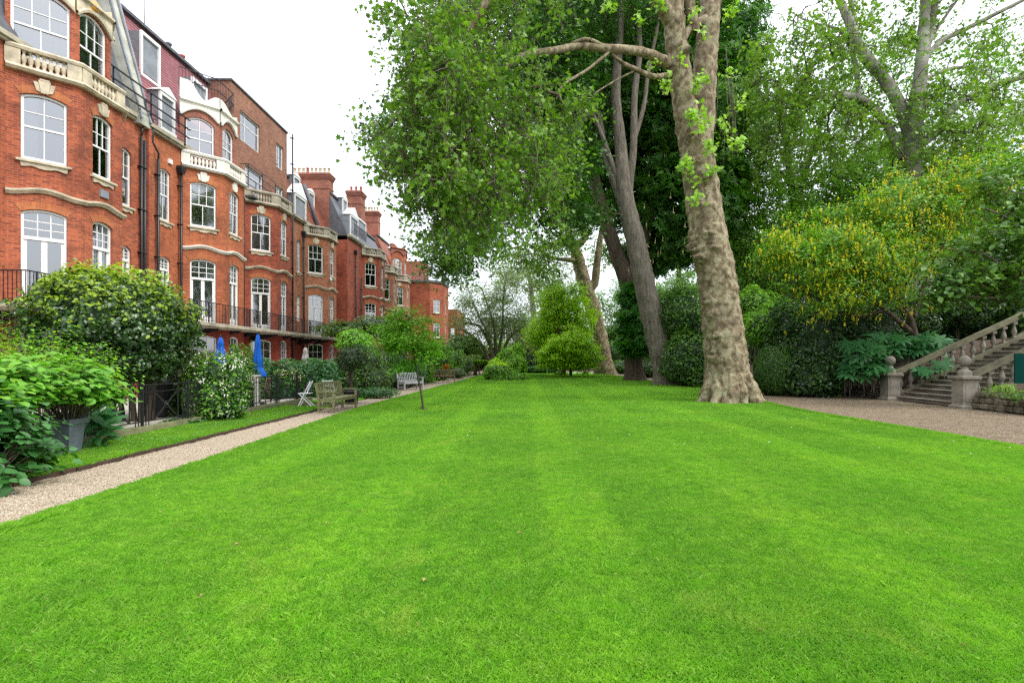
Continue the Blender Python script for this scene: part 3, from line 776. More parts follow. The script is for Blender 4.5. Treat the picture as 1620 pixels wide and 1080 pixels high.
def gravelmat(name, cols, sc=55):
    m, nt, b = mat(name); p = coord(nt,'World')
    v = N(nt,'ShaderNodeTexVoronoi', Scale=sc); nt.links.new(p, v.inputs['Vector'])
    s = nt.nodes.new('ShaderNodeSeparateColor'); nt.links.new(v.outputs['Color'], s.inputs[0])
    c = ramp(nt, s.outputs[0], [(i/(len(cols)-1),x) for i,x in enumerate(cols)])
    n = nz(nt, 1.5, 5, .6, p); c = mix(nt, ramp(nt,n,[(.45,(0,0,0)),(.75,(.5,)*3)]), c, (*tuple(x*.45 for x in cols[0]),1))
    d = ramp(nt, v.outputs['Distance'], [(0,(1,1,1)),(.9,(0,0,0))])
    nt.links.new(c, b.inputs['Base Color']); b.inputs['Roughness'].default_value=.85
    bump(nt, b, d, .8, .012); return m
GC = [(.21,.155,.09),(.31,.25,.17),(.14,.10,.065),(.42,.36,.27),(.25,.175,.11),(.50,.45,.36)]
GC2 = [(.135,.098,.058),(.20,.148,.09),(.085,.058,.035),(.28,.225,.15),(.16,.115,.068)]
M['gravel'] = gravelmat('gravel', GC); M['gravel_r'] = gravelmat('brown_gravel', GC2)
sheet('ground', [(-160,-40),(160,-40),(160,420),(-160,420)], -.06, M['earth'])
# lawn edges (plan)
lawn_l = [(-4.9,-2),(-4.95,3),(-5.05,5.2),(-5.15,8.8),(-5.35,13),(-5.5,18.5),(-5.25,26),(-5.1,33),(-4.9,45),(-4.6,58),(-4.3,68)]
lawn_r = [(8.6,-2),(8.9,5),(9.25,10),(9.05,14),(8.95,18),(9.6,24),(10.1,32),(9.9,40),(9.7,48),(9.2,56),(8.6,63),(7.6,68)]
def smooth(pts, k=4):
    out = []
    for i in range(len(pts)-1):
        p0 = Vector(pts[max(i-1,0)]); p1 = Vector(pts[i]); p2 = Vector(pts[i+1]); p3 = Vector(pts[min(i+2,len(pts)-1)])
        for j in range(k):
            t = j/k; out.append(tuple(.5*((2*p1)+(p2-p0)*t+(2*p0-5*p1+4*p2-p3)*t*t+(3*p1-p0-3*p2+p3)*t**3)))
    out.append(tuple(pts[-1])); return out
LL, LR = smooth(lawn_l), smooth(lawn_r)
LAWN = LL + LR[::-1]
sheet('gravel_path', [(-6.62,-2),(-6.62,68)] + [(x+.25,y) for x,y in LL][::-1], -.02, M['gravel'])
PR = smooth([(15.4,-2),(15.2,8),(15.0,16),(14.95,22),(15.0,30),(14.6,40),(13.6,52),(12.0,62),(11.0,70)])
sheet('gravel_path', [(x-.3,y) for x,y in LR] + PR[::-1], -.02, M['gravel_r'])
sheet('gravel_path', [(-9,68.0),(14,68.0),(14,71.5),(-9,71.5)], -.016, M['gravel'])
sheet('lawn', LAWN, 0, M['lawn'], thick=.05)
STRIP = [(-8.35,3),(-6.72,3),(-6.7,18.8),(-8.3,18.8)]
STRIP2 = [(-9.6,21.0),(-6.75,20.6),(-6.75,23.6),(-9.6,23.6)]
STRIP3 = [(-8.5,40),(-6.8,40),(-6.8,56),(-8.5,56)]
for s_ in (STRIP,STRIP2,STRIP3): sheet('grass_verge', s_, .02, M['lawn'], thick=.06)
k_ = MB(); 
for a in range(3,19): k_.box(-6.72,-6.66,a+.01,a+.98,-.08,.035+.008*(a%2))
tag(k_.build('path_edging', M['kerb']), kind='structure')
sheet('terrace_paving', [(-16.2,10),(-8.42,10),(-8.42,48),(-15,48)], .08, M['paving'], thick=.12)
kb = MB(); 
for a in range(8,21): kb.box(-8.48,-8.28,a+.005,a+.995,-.05,.17+.006*(a%3))
tag(kb.build('stone_kerb', M['moss']), 'low mossy stone kerb under the black iron fence', 'kerb')
# ---- scattered real geometry: blades and pebbles through geometry nodes
def patch_col(name, meshes):
    c = bpy.data.collections.new(name)
    for i, me in enumerate(meshes): c.objects.link(bpy.data.objects.new(name+'_patch', me))
    return c
def np_mesh(name, V_, Fc, k, mats, midx=None, smooth=False):
    me = bpy.data.meshes.new(name); n = len(V_); f = len(Fc)
    me.vertices.add(n); me.vertices.foreach_set('co', np.ascontiguousarray(V_, dtype=np.float32).ravel())
    me.loops.add(f*k); me.loops.foreach_set('vertex_index', np.ascontiguousarray(Fc, dtype=np.int32).ravel())
    me.polygons.add(f); me.polygons.foreach_set('loop_start', np.arange(0, f*k, k, dtype=np.int32))
    for m in (mats if isinstance(mats,(list,tuple)) else [mats]): me.materials.append(m)
    if midx is not None: me.polygons.foreach_set('material_index', np.ascontiguousarray(midx, dtype=np.int32))
    if smooth: me.polygons.foreach_set('use_smooth', np.ones(f, dtype=bool))
    me.update(calc_edges=True); return me
def blade_patch(n, r, h0, h1, seed, wd=.0035):
    g = np.random.default_rng(seed); a = g.uniform(0,2*np.pi,n); rr = r*np.sqrt(g.uniform(0,1,n))
    x = rr*np.cos(a); y = rr*np.sin(a); b = g.uniform(0,2*np.pi,n); h = h0+(h1-h0)*g.uniform(0,1,n)**1.6; lean = g.uniform(.1,1.4,n)*h; lb = g.uniform(0,2*np.pi,n)
    w = wd*g.uniform(.6,1.3,n); V_ = np.zeros((n,4,3)); z0 = -.004
    V_[:,0] = np.stack([x-w*np.cos(b), y-w*np.sin(b), np.full(n,z0)],1); V_[:,1] = np.stack([x+w*np.cos(b), y+w*np.sin(b), np.full(n,z0)],1)
    mx = x+lean*.35*np.cos(lb); my = y+lean*.35*np.sin(lb)
    V_[:,2] = np.stack([mx+w*.8*np.cos(b), my+w*.8*np.sin(b), h*.62],1); V_[:,3] = np.stack([x+lean*np.cos(lb), y+lean*np.sin(lb), h],1)
    i = np.arange(n)*4; Fc = np.concatenate([np.stack([i,i+1,i+2],1), np.stack([i,i+2,i+3],1)])
    return np_mesh('grass_blades', V_.reshape(-1,3), Fc, 3, M['blade'])
def scatter(name, pts, col, seed=0, s0=.85, s1=1.15, kind='stuff', label=None, cat=None, mt=None):
    me = bpy.data.meshes.new(name); me.from_pydata([tuple(p) for p in pts], [], [])
    if mt: me.materials.append(mt)
    o = tag(link(name, me), label, cat, kind=kind)
    ng = bpy.data.node_groups.new(name+'_nodes', 'GeometryNodeTree')
    ng.interface.new_socket('Geometry', in_out='INPUT', socket_type='NodeSocketGeometry'); ng.interface.new_socket('Geometry', in_out='OUTPUT', socket_type='NodeSocketGeometry')
    gi = ng.nodes.new('NodeGroupInput'); go = ng.nodes.new('NodeGroupOutput')
    ip = ng.nodes.new('GeometryNodeInstanceOnPoints'); ci = ng.nodes.new('GeometryNodeCollectionInfo'); ci.inputs['Collection'].default_value = col
    ci.inputs['Separate Children'].default_value = True; ci.inputs['Reset Children'].default_value = True
    ip.inputs['Pick Instance'].default_value = True
    rv = ng.nodes.new('FunctionNodeRandomValue'); rv.data_type = 'FLOAT_VECTOR'; rv.inputs[0].default_value = (0,0,0); rv.inputs[1].default_value = (0,0,6.283)
    rs = ng.nodes.new('FunctionNodeRandomValue'); rs.data_type = 'FLOAT'; rs.inputs[2].default_value = s0; rs.inputs[3].default_value = s1
    ri = ng.nodes.new('FunctionNodeRandomValue'); ri.data_type = 'INT'; ri.inputs[4].default_value = 0; ri.inputs[5].default_value = len(col.objects)-1
    L = ng.links.new
    L(gi.outputs[0], ip.inputs['Points']); L(ci.outputs[0], ip.inputs['Instance']); L(rv.outputs[0], ip.inputs['Rotation']); L(rs.outputs[1], ip.inputs['Scale']); L(ri.outputs[2], ip.inputs['Instance Index'])
    L(ip.outputs[0], go.inputs[0])
    md = o.modifiers.new('scatter', 'NODES'); md.node_group = ng; return o
def edge_x(path, y):
    for (x0,y0),(x1,y1) in zip(path[:-1], path[1:]):
        if y0 <= y <= y1: return x0+(x1-x0)*(y-y0)/max(1e-6,y1-y0)
    return path[-1][0]
gc = patch_col('blades', [blade_patch(2700,.2,.010,.036,s,.0032) for s in range(5)])
gc2 = patch_col('blades_far', [blade_patch(900,.3,.015,.04,20+s,.006) for s in range(4)])
rr = random.Random(3); pts = []; y = 2.3
while y < 14:
    xl, xh = max(edge_x(LL,y)+.16, -y*1.02), min(edge_x(LR,y)-.16, y*.97)
    x = xl+rr.uniform(0,.1)
    while x < xh: pts.append((x+rr.uniform(-.06,.06), y+rr.uniform(-.06,.06), 0)); x += .22
    # ragged edges
    y += .22
pts2 = []
while y < 60:
    xl, xh = edge_x(LL,y)+.22, min(edge_x(LR,y)-.22, y*.97)
    x = xl+rr.uniform(0,.1)
    while x < xh: pts2.append((x+rr.uniform(-.1,.1), y+rr.uniform(-.1,.1), 0)); x += .36
    y += .36
x = 6
while x < 18.6:
    for q in np.arange(-8.15,-6.9,.24): pts.append((q+rr.uniform(-.05,.05), x, .02))
    x += .24
tall=[]
for k in range(260):
    y=2.4+14*rr.random()**1.3; xl,xh=max(edge_x(LL,y)+.16,-y*1.02),min(edge_x(LR,y)-.16,y*.97); tall.append((rr.uniform(xl,xh),y,0))
gc3=patch_col('blades_tall',[blade_patch(170,.09,.02,.055,60+s,.0035) for s in range(4)])
scatter('lawn_grass', tall, gc3, label='slightly longer tufts in the near lawn', cat='grass')
scatter('lawn_grass', pts, gc, label='short mown bright green grass over the lawn', cat='grass')
scatter('lawn_grass', pts2, gc2, label='mown green grass farther down the lawn', cat='grass')
def pebble_patch(n, r, s0, s1, seed, mt):
    g = np.random.default_rng(seed); o = np.array([(1,0,0),(-1,0,0),(0,1,0),(0,-1,0),(0,0,1),(0,0,-1)],float)
    fc = np.array([(0,2,4),(2,1,4),(1,3,4),(3,0,4),(2,0,5),(1,2,5),(3,1,5),(0,3,5)])
    a = g.uniform(0,2*np.pi,n); rr_ = r*np.sqrt(g.uniform(0,1,n)); s = g.uniform(s0,s1,n)
    b = g.uniform(0,2*np.pi,n); c_, s_ = np.cos(b), np.sin(b); sc = np.stack([s, s*g.uniform(.5,.9,n), s*g.uniform(.4,.7,n)],1)
    P = o[None]*sc[:,None,:]*g.uniform(.8,1.2,(n,6,1)); Q = P.copy(); Q[...,0] = P[...,0]*c_[:,None]-P[...,1]*s_[:,None]; Q[...,1] = P[...,0]*s_[:,None]+P[...,1]*c_[:,None]
    Q[...,0] += (rr_*np.cos(a))[:,None]; Q[...,1] += (rr_*np.sin(a))[:,None]; Q[...,2] += sc[:,2][:,None]*.3
    Fc = (fc[None]+(np.arange(n)*6)[:,None,None]).reshape(-1,3)
    return np_mesh('pebbles', Q.reshape(-1,3), Fc, 3, mt)
def islandmat(name, cols, rough=.8):
    m, nt, b = mat(name); g = nt.nodes.new('ShaderNodeNewGeometry')
    c = ramp(nt, g.outputs['Random Per Island'], [(i/(len(cols)-1),x) for i,x in enumerate(cols)])
    nt.links.new(c, b.inputs['Base Color']); b.inputs['Roughness'].default_value = rough; return m
M['peb'] = islandmat('pebble', GC); M['peb_r'] = islandmat('brown_pebble', GC2)
pc = patch_col('pebbles', [pebble_patch(420,.17,.006,.016,s,M['peb']) for s in range(4)])
pc2 = patch_col('pebbles_r', [pebble_patch(260,.2,.008,.02,s,M['peb_r']) for s in range(4)])
pts = []; y = 4.5
while y < 22:
    x = -6.5
    while x < edge_x(LL,y)+.0: pts.append((x+rr.uniform(-.05,.05),y+rr.uniform(-.05,.05),-.02)); x += .2
    y += .2
scatter('gravel', pts, pc, label='loose buff gravel on the left path', cat='gravel')
pts = []; y = 9
while y < 36:
    x = edge_x(LR,y)+.05; xe = min(edge_x(PR,y)-.1, y*.96)
    while x < xe: pts.append((x+rr.uniform(-.07,.07),y+rr.uniform(-.07,.07),-.02)); x += .26
    y += .26
scatter('gravel', pts, pc2, label='loose brown gravel on the right path', cat='gravel')
# ragged turf along the lawn's edges
pts = []
ec_ = patch_col('edge_tufts', [blade_patch(160,.05,.02,.06,40+s) for s in range(3)])
for path, sg in ((LL,1),(LR,-1)):
    y = 3.5
    while y < 34:
        for q in range(3): pts.append((edge_x(path,y)+sg*rr.uniform(-.02,.14), y, 0))
        y += .045
y = 6
while y < 18.6: pts.append((-6.78+rr.uniform(-.04,.06), y, .02)); pts.append((-8.24+rr.uniform(-.03,.08), y, .02)); y += .06
scatter('lawn_grass', pts, ec_, label='ragged grass along the lawn edges', cat='grass')
# daisies and fallen leaves
dz = MB()
for k in range(260):
    y = rr.choice([rr.uniform(9,20), rr.uniform(18,60), rr.uniform(30,62), rr.uniform(30,62)]); x = rr.uniform(edge_x(LL,y)+.2, edge_x(LR,y)-.2); s = rr.uniform(.008,.011)+y*.00035; z = .058
    dz.add([(x+s*math.cos(a),y+s*math.sin(a),z+rr.uniform(0,.006)) for a in (0,1.05,2.1,3.14,4.19,5.24)], [(0,1,2,3,4,5)])
for k in range(160):
    y = rr.uniform(9,18); x = rr.uniform(-8.1,-6.9); s=.012
    dz.add([(x+s*math.cos(a),y+s*math.sin(a),.07) for a in (0,1.05,2.1,3.14,4.19,5.24)], [(0,1,2,3,4,5)])
tag(dz.build('daisies', M['white'], fixn=False), 'scattered white daisies and petals on the grass', 'daisies', kind='stuff')
fl = MB()
for k in range(60):
    y = 3+ (rr.random()**1.5)*30; x = rr.uniform(-4.5,8.4); s = rr.uniform(.010,.024); a0 = rr.uniform(0,6); z=.04
    fl.add([(x+s*math.cos(a0),y+s*math.sin(a0),z),(x+s*.5*math.cos(a0+1.5),y+s*.5*math.sin(a0+1.5),z+.015),(x+s*math.cos(a0+3),y+s*math.sin(a0+3),z+.004),(x+s*.6*math.cos(a0+4.6),y+s*.6*math.sin(a0+4.6),z+.018)], [(0,1,2),(0,2,3)])
tag(fl.build('fallen_leaves', simple('dry_leaf', (.30,.20,.10), .8, .4, 20)), 'small dry brown leaves lying on the lawn', 'fallen leaves', kind='stuff')
# ---------- foliage library ----------
def _poly(T, Fq): return np.array(T, float), [tuple(f) for f in Fq]
TPL = {
 'quad': _poly([(0,0,0),(.42,.45,.06),(0,1,-.08),(-.42,.45,.06)], [(0,1,2),(0,2,3)]),
 'oval': _poly([(0,0,0),(.26,.25,.07),(.30,.6,.06),(0,1,-.14),(-.30,.6,.06),(-.26,.25,.07),(0,.5,.0)], [(0,1,6),(1,2,6),(2,3,6),(3,4,6),(4,5,6),(5,0,6)]),
 'star': _poly([(0,0,0),(.20,.16,.03),(.55,.12,.0),(.30,.42,.03),(.52,.72,-.04),(.16,.62,.03),(0,1.05,-.08),(-.16,.62,.03),(-.52,.72,-.04),(-.30,.42,.03),(-.55,.12,.0),(-.20,.16,.03),(0,.42,.05)],
   [(i,(i+1)%12,12) for i in range(12)]),
 'palm': _poly([(0,0,0)]+[(math.sin(a)*l+math.cos(a)*w, math.cos(a)*l-math.sin(a)*w, z) for a in (-1.5,-.8,0,.8,1.5) for (l,w,z) in ((.62,-.14,.0),(.95,0,-.16),(.62,.14,.0))],
   [(0,1+3*k,2+3*k) for k in range(5)]+[(0,2+3*k,3+3*k) for k in range(5)]),
 'blade': _poly([(-.05,0,0),(.05,0,0),(.045,.5,.05),(0,1,-.15),(-.045,.5,.05)], [(0,1,2),(0,2,4),(4,2,3)]),
 'tri3': _poly([(0,0,0),(.3,.2,.03),(.35,.55,0),(.08,.45,.02),(0,1,-.06),(-.08,.45,.02),(-.35,.55,0),(-.3,.2,.03)], [(0,1,3),(1,2,3),(0,3,4),(0,4,5),(0,5,7),(5,6,7)]),
}
def unit(a): return a/np.maximum(np.linalg.norm(a, axis=-1, keepdims=True), 1e-9)
class Fol:
    def __init__(s, seed=0): s.P=[]; s.Nn=[]; s.S=[]; s.M=[]; s.g=np.random.default_rng(seed); s.ex=[]
    def add(s, P, out, size, m=0, up=.5, rnd=.6, outw=.6, var=.45):
        n = len(P)
        if n == 0: return
        nn = unit(np.array([0,0,up])[None] + outw*out + rnd*s.g.normal(size=(n,3))*.6)
        s.P.append(P); s.Nn.append(nn); s.S.append(size*s.g.uniform(1-var,1+var,n)); s.M.append(np.full(n, m) if np.isscalar(m) else m)
    def build(s, name, tpl, mats, parent=None, droop=.35):
        P = np.concatenate(s.P); Nn = np.concatenate(s.Nn); S = np.concatenate(s.S); Mi = np.concatenate(s.M)
        T, Fc = TPL[tpl]; n = len(P); r = unit(s.g.normal(size=(n,3)) + np.array([0,0,-droop]))
        t = unit(r - Nn*(r*Nn).sum(1,keepdims=True)); b = np.cross(t, Nn)
        X = P[:,None,:] + S[:,None,None]*(T[None,:,0,None]*b[:,None] + (T[None,:,1,None]-.3)*t[:,None] + T[None,:,2,None]*Nn[:,None])
        k = len(T); F3 = np.array(Fc); AF = (F3[None] + (np.arange(n)*k)[:,None,None]).reshape(-1,3)
        me = np_mesh(name, X.reshape(-1,3), AF, 3, mats, np.repeat(Mi, len(F3)))
        return link(name, me, parent)
    @property
    def n(s): return sum(len(p) for p in s.P)
def B(px, py, d, rx, ry, n, rd=None):
    c = W(px,py,d); k = d/F; return (c[0],c[1],c[2], rx*k, (rd if rd is not None else (rx+ry)*.5*k), ry*k, n)
def clumps(blobs, seed=0, shell=.5, lump=.25):
    g = np.random.default_rng(seed); C=[]; O=[]
    for (x,y,z,a,b,c,n) in blobs:
        d = unit(g.normal(size=(n,3))); r = g.uniform(shell**3,1,n)**(1/3)
        nzv = np.array([noise.noise(Vector(q)*2.2+Vector((x,y,z))*.37+Vector((seed,0,0))) for q in d])
        r = r*(1+lump*nzv*2); C.append(np.array([x,y,z])[None] + d*r[:,None]*np.array([a,b,c])[None]); O.append(unit(d/np.array([a,b,c])[None]))
    return np.concatenate(C), np.concatenate(O)
def sprays(F_, C, O, R_, size, k=5, per=9, tube=None, droop=.5, m=0, **kw):
    """short leafy twiglets leaving every branch tip: leaves stand in rows along them"""
    g = F_.g; n = len(C); idx = np.repeat(np.arange(n), k)
    D = unit(O[idx]*.55 + g.normal(size=(n*k,3))*.75 + np.array([0,0,-droop*.35])); L = R_*g.uniform(.7,1.7,n*k)
    if tube is not None:
        for q in range(n*k):
            a = C[idx[q]]; d = D[q]*L[q]; tube.tube([tuple(a), tuple(a+d*.55), tuple(a+d+np.array([0,0,-droop*.3*L[q]]))], [.008,.006,.003], 3, cap=False)
    i2 = np.repeat(np.arange(n*k), per); t = g.uniform(.15,1.08,len(i2))[:,None]; Lq = L[i2][:,None]
    P = C[idx[i2]] + D[i2]*Lq*t + np.array([[0,0,-droop*.3]])*Lq*t*t + g.normal(size=(len(i2),3))*.055*(1+size*3)
    sn = unit(g.normal(size=(n*k,3))*np.array([.8,.8,.35])+np.array([0,0,.7])); out = unit(sn[i2]+g.normal(size=(len(i2),3))*.35)
    F_.add(P, out, size, m(P,out) if callable(m) else m, up=.15, rnd=.35, outw=1.0, var=.5)
def leaves_on(F_, C, O, per, R_, size, flat=.6, zmin=None, m=0, **kw):
    g = F_.g; n = len(C); k = g.poisson(per, n); idx = np.repeat(np.arange(n), k)
    off = g.normal(size=(len(idx),3))*R_*np.array([1,1,flat])[None]*.55
    sc = g.uniform(.6,1.3,n)[idx][:,None]; P = C[idx] + off*sc; cn = unit(g.normal(size=(n,3))*np.array([1,1,.6])+O*.5); out = unit(O[idx]*.5+off/R_*.35+cn[idx]*1.1)
    if zmin is not None: q = P[:,2] > zmin; P = P[q]; out = out[q]
    mm = m(P, out) if callable(m) else m
    F_.add(P, out, size, mm, **kw)
def catmull(pts, rad, step):
    P = [Vector(p) for p in pts]; out=[]; ro=[]
    for i in range(len(P)-1):
        p0=P[max(i-1,0)]; p1=P[i]; p2=P[i+1]; p3=P[min(i+2,len(P)-1)]; L=(p2-p1).length; k=max(2,int(L/step))
        for j in range(k):
            t=j/k; out.append(.5*((2*p1)+(p2-p0)*t+(2*p0-5*p1+4*p2-p3)*t*t+(3*p1-p0-3*p2+p3)*t**3)); ro.append(rad[i]+(rad[i+1]-rad[i])*t)
    out.append(P[-1]); ro.append(rad[-1]); return out, ro
def limb(mb, pts, rad, n=12, step=.4, rough=.08, rs=1.5, wob=.0, flare=None, burls=(), m=0, seed=0):
    """tapered limb with irregular bark silhouette; pts world"""
    Pn, Rn = catmull(pts, rad, step); vs=[]; up=None
    for i,p in enumerate(Pn):
        d=(Pn[min(i+1,len(Pn)-1)]-Pn[max(i-1,0)]); d.normalize()
        if up is None: up=Vector((0,1,0)) if abs(d.y)<.9 else Vector((1,0,0))
        up=(up-d*up.dot(d)).normalized(); r=d.cross(up)
        q = p + Vector((noise.noise(p*.5+Vector((seed,0,0))), noise.noise(p*.5+Vector((0,seed+9,0))),0))*wob
        for k in range(n):
            a=2*math.pi*k/n; dr=up*math.cos(a)+r*math.sin(a)
            w=q+dr*Rn[i]; e = 1 + rough*(noise.noise(Vector((w.x*rs,w.y*rs,w.z*rs*1.6+seed)))*1.6 + .6*noise.noise(Vector((w.x*rs*3,w.y*rs*3,w.z*rs*7))))
            if flare:
                h=max(0,w.z-flare[2]); fl=math.exp(-h/flare[0]); bt = max(0,math.cos(a*flare[3]+1.1+.9*math.sin(a)+.25*h)); e += flare[1]*(fl*(.25+1.25*bt**1.3) - .22*math.exp(-h/(flare[0]*2.6))*(1-bt))
            if burls: e += .030*noise.noise(Vector((w.x*1.5,w.y*1.5,w.z*6.5))) + .014*noise.noise(Vector((w.x*5,w.y*5,w.z*15)))
            for (bp,br,bh) in burls:
                dd=(w-Vector(bp)).length/br
                if dd<2.2: e += 1.35*bh*math.exp(-dd*dd)*(1+1.3*noise.noise(Vector((w.x*5,w.y*5,w.z*9)))+.8*noise.noise(w*14))
            vs.append(q+dr*Rn[i]*e)
    fs=[]
    for i in range(len(Pn)-1):
        for k in range(n): k2=(k+1)%n; fs.append((i*n+k,i*n+k2,(i+1)*n+k2,(i+1)*n+k))
    fs.append(tuple(range((len(Pn)-1)*n,len(Pn)*n)))
    mb.add(vs,fs,m,True); return Pn
def twigs(mb, nodes, C, frac=1., rmin=.008, rscale=.011, seed=0, sag=.0, maxd=None, sides=4, pen=0.):
    """grow a branch network from limb nodes out to the leaf clumps (each joins its nearest node)"""
    g = np.random.default_rng(seed); C = C[g.uniform(size=len(C)) < frac] if frac < 1 else C
    N0 = np.array([tuple(p) for p in nodes]); nn = len(N0)
    d0 = np.min(np.linalg.norm(C[:,None]-N0[None], axis=2), 1); order = np.argsort(d0)
    allp = np.zeros((nn+len(C)*1,3)); allp[:nn] = N0; par = np.full(nn+len(C), -1); cnt = nn; depth = np.zeros(nn+len(C))
    for j in order:
        c = C[j]; dd = np.linalg.norm(allp[:cnt]-c, axis=1) + .35*depth[:cnt]
        q = int(np.argmin(dd)); par[cnt] = q; depth[cnt] = depth[q] + np.linalg.norm(allp[q]-c)*.6; allp[cnt] = c; cnt += 1
    wgt = np.ones(cnt); 
    for j in range(cnt-1, nn-1, -1):
        if par[j] >= nn: wgt[par[j]] += wgt[j]
    r = rmin + rscale*np.sqrt(wgt)
    for j in range(nn, cnt):
        a = Vector(allp[par[j]]); b = Vector(allp[j]); L=(b-a).length
        if maxd and L > maxd: continue
        ra = r[j]*1.25; mid = a.lerp(b,.5)+Vector(g.normal(size=3))*L*.09 - Vector((0,0,sag*L)); m1=a.lerp(mid,.5)+Vector(g.normal(size=3))*L*.04
        mb.tube([a,m1,mid,b],[ra,ra*.92,ra*.8,r[j]*.55],sides,cap=False)
def shrubshell(F_, blobs, per_m2, size, seed=0, lump=.18, thick=.25, m=0, zmin=.02, lf=1.6, hull=None, hm=0, **kw):
    g = F_.g
    for bi,(x,y,z,a,b,c,_) in enumerate(blobs):
        A = 4*math.pi*(((a*b)**1.6+(a*c)**1.6+(b*c)**1.6)/3)**(1/1.6); n = int(A*per_m2); d = unit(g.normal(size=(n,3)))
        sd = Vector((seed*3.1+bi*1.7, bi*.9, 0))
        r = np.array([1+lump*(noise.noise(Vector(q)*lf+sd)*1.5+.7*noise.noise(Vector(q)*lf*2.7+sd)) for q in d])
        r = r - thick*g.exponential(.35,n)/max(a,b,c)*1.0
        P = np.array([x,y,z])[None]+d*r[:,None]*np.array([a,b,c])[None]; out = unit(d/np.array([a,b,c])[None])
        q = P[:,2] > zmin; P=P[q]; out=out[q]
        F_.add(P, out, size, m(P,out) if callable(m) else m, **kw)
        if hull is not None:   # solid dark hull added to stop see-through, standing in for inner shade
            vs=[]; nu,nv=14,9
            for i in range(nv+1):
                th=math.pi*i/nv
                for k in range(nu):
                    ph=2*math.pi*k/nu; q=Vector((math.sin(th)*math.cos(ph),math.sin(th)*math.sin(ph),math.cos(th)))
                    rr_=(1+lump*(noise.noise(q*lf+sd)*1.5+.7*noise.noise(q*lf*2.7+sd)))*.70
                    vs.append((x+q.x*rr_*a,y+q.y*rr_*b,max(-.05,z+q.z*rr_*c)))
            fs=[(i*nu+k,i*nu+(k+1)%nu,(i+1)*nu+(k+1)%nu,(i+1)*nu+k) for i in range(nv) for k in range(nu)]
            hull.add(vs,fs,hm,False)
LG = {}
def G_(name, *cols, **kw): LG[name] = leafmat(name, list(cols), **kw)
G_('plane_leaf', (.085,.20,.018),(.13,.28,.03),(.19,.34,.045),(.10,.24,.02))
G_('plane_leaf_young', (.22,.44,.03),(.30,.52,.06),(.18,.40,.03))
G_('mid_leaf', (.055,.15,.014),(.085,.21,.022),(.12,.25,.03))
G_('ash_leaf', (.05,.13,.02),(.075,.18,.03),(.10,.20,.04))
G_('chestnut_leaf', (.028,.115,.012),(.045,.155,.014),(.07,.20,.02))
G_('skirt_leaf', (.03,.15,.012),(.05,.20,.018),(.025,.12,.012))
G_('yellow_leaf', (.26,.52,.014),(.36,.60,.02),(.20,.44,.012),(.42,.60,.03))
G_('lime_leaf', (.17,.40,.02),(.23,.46,.03),(.13,.33,.02))
G_('laurel_dark', (.022,.065,.016),(.035,.09,.02),(.05,.12,.025),(.018,.05,.014), gloss=.7, rough=.3)
G_('laurel_tip', (.22,.36,.02),(.30,.42,.03),(.16,.30,.02), gloss=.5)
G_('bright_leaf', (.09,.27,.018),(.13,.34,.025),(.18,.38,.03))
G_('hydrangea_leaf', (.10,.30,.03),(.15,.38,.04),(.06,.20,.02),(.22,.42,.06), rough=.5)
G_('bluegreen_leaf', (.035,.14,.035),(.05,.18,.04),(.03,.11,.03), gloss=.5)
G_('shade_leaf', (.030,.10,.012),(.045,.14,.016),(.022,.075,.010))  # darkened leaf colour: shade inside the rear canopy is painted in
G_('dark_leaf', (.018,.062,.014),(.028,.085,.018),(.012,.045,.012),(.04,.11,.02), gloss=.5, rough=.38)
G_('fig_leaf', (.035,.14,.05),(.05,.19,.07),(.03,.12,.045), gloss=.4)
G_('olive_leaf', (.09,.13,.05),(.12,.17,.07),(.07,.11,.045))
G_('sage_leaf', (.12,.21,.07),(.16,.26,.09),(.10,.18,.055))
G_('purple_leaf', (.045,.055,.03),(.06,.075,.035),(.035,.05,.025))
G_('lab_leaf', (.085,.22,.022),(.12,.29,.03),(.17,.35,.04))
G_('hull', (.012,.035,.008),(.02,.05,.012), trans=.05)  # dark colour of the added hulls, painting the shade inside shrubs
G_('blossom_white', (.75,.76,.70),(.82,.82,.80), trans=.3); G_('blossom_yellow', (.50,.46,.014),(.62,.58,.02),(.38,.40,.02), trans=.35)
G_('blossom_orange', (.65,.12,.03),(.7,.2,.04)); G_('blossom_cream', (.62,.55,.36),(.7,.65,.5))
def barkmat(name, cols, sc=3, bs=.7, stretch=(1,1,.5), bd=.05, bsc=9):
    m, nt, b = mat(name); w = coord(nt,'World',stretch)
    c = ramp(nt, nz(nt, sc, 7, .65, w, .6), [(.28+.44*i/(len(cols)-1),x) for i,x in enumerate(cols)])
    c = mix(nt, ramp(nt, nz(nt, sc*.35, 4, .6, w), [(.45,(0,0,0)),(.7,(.55,)*3)]), c, (*tuple(x*.5 for x in cols[0]),1))
    nt.links.new(c, b.inputs['Base Color']); b.inputs['Roughness'].default_value=.9; b.inputs['Specular IOR Level'].default_value=.2
    bump(nt, b, nz(nt, bsc, 8, .72, w, 1.2), bs, bd); return m
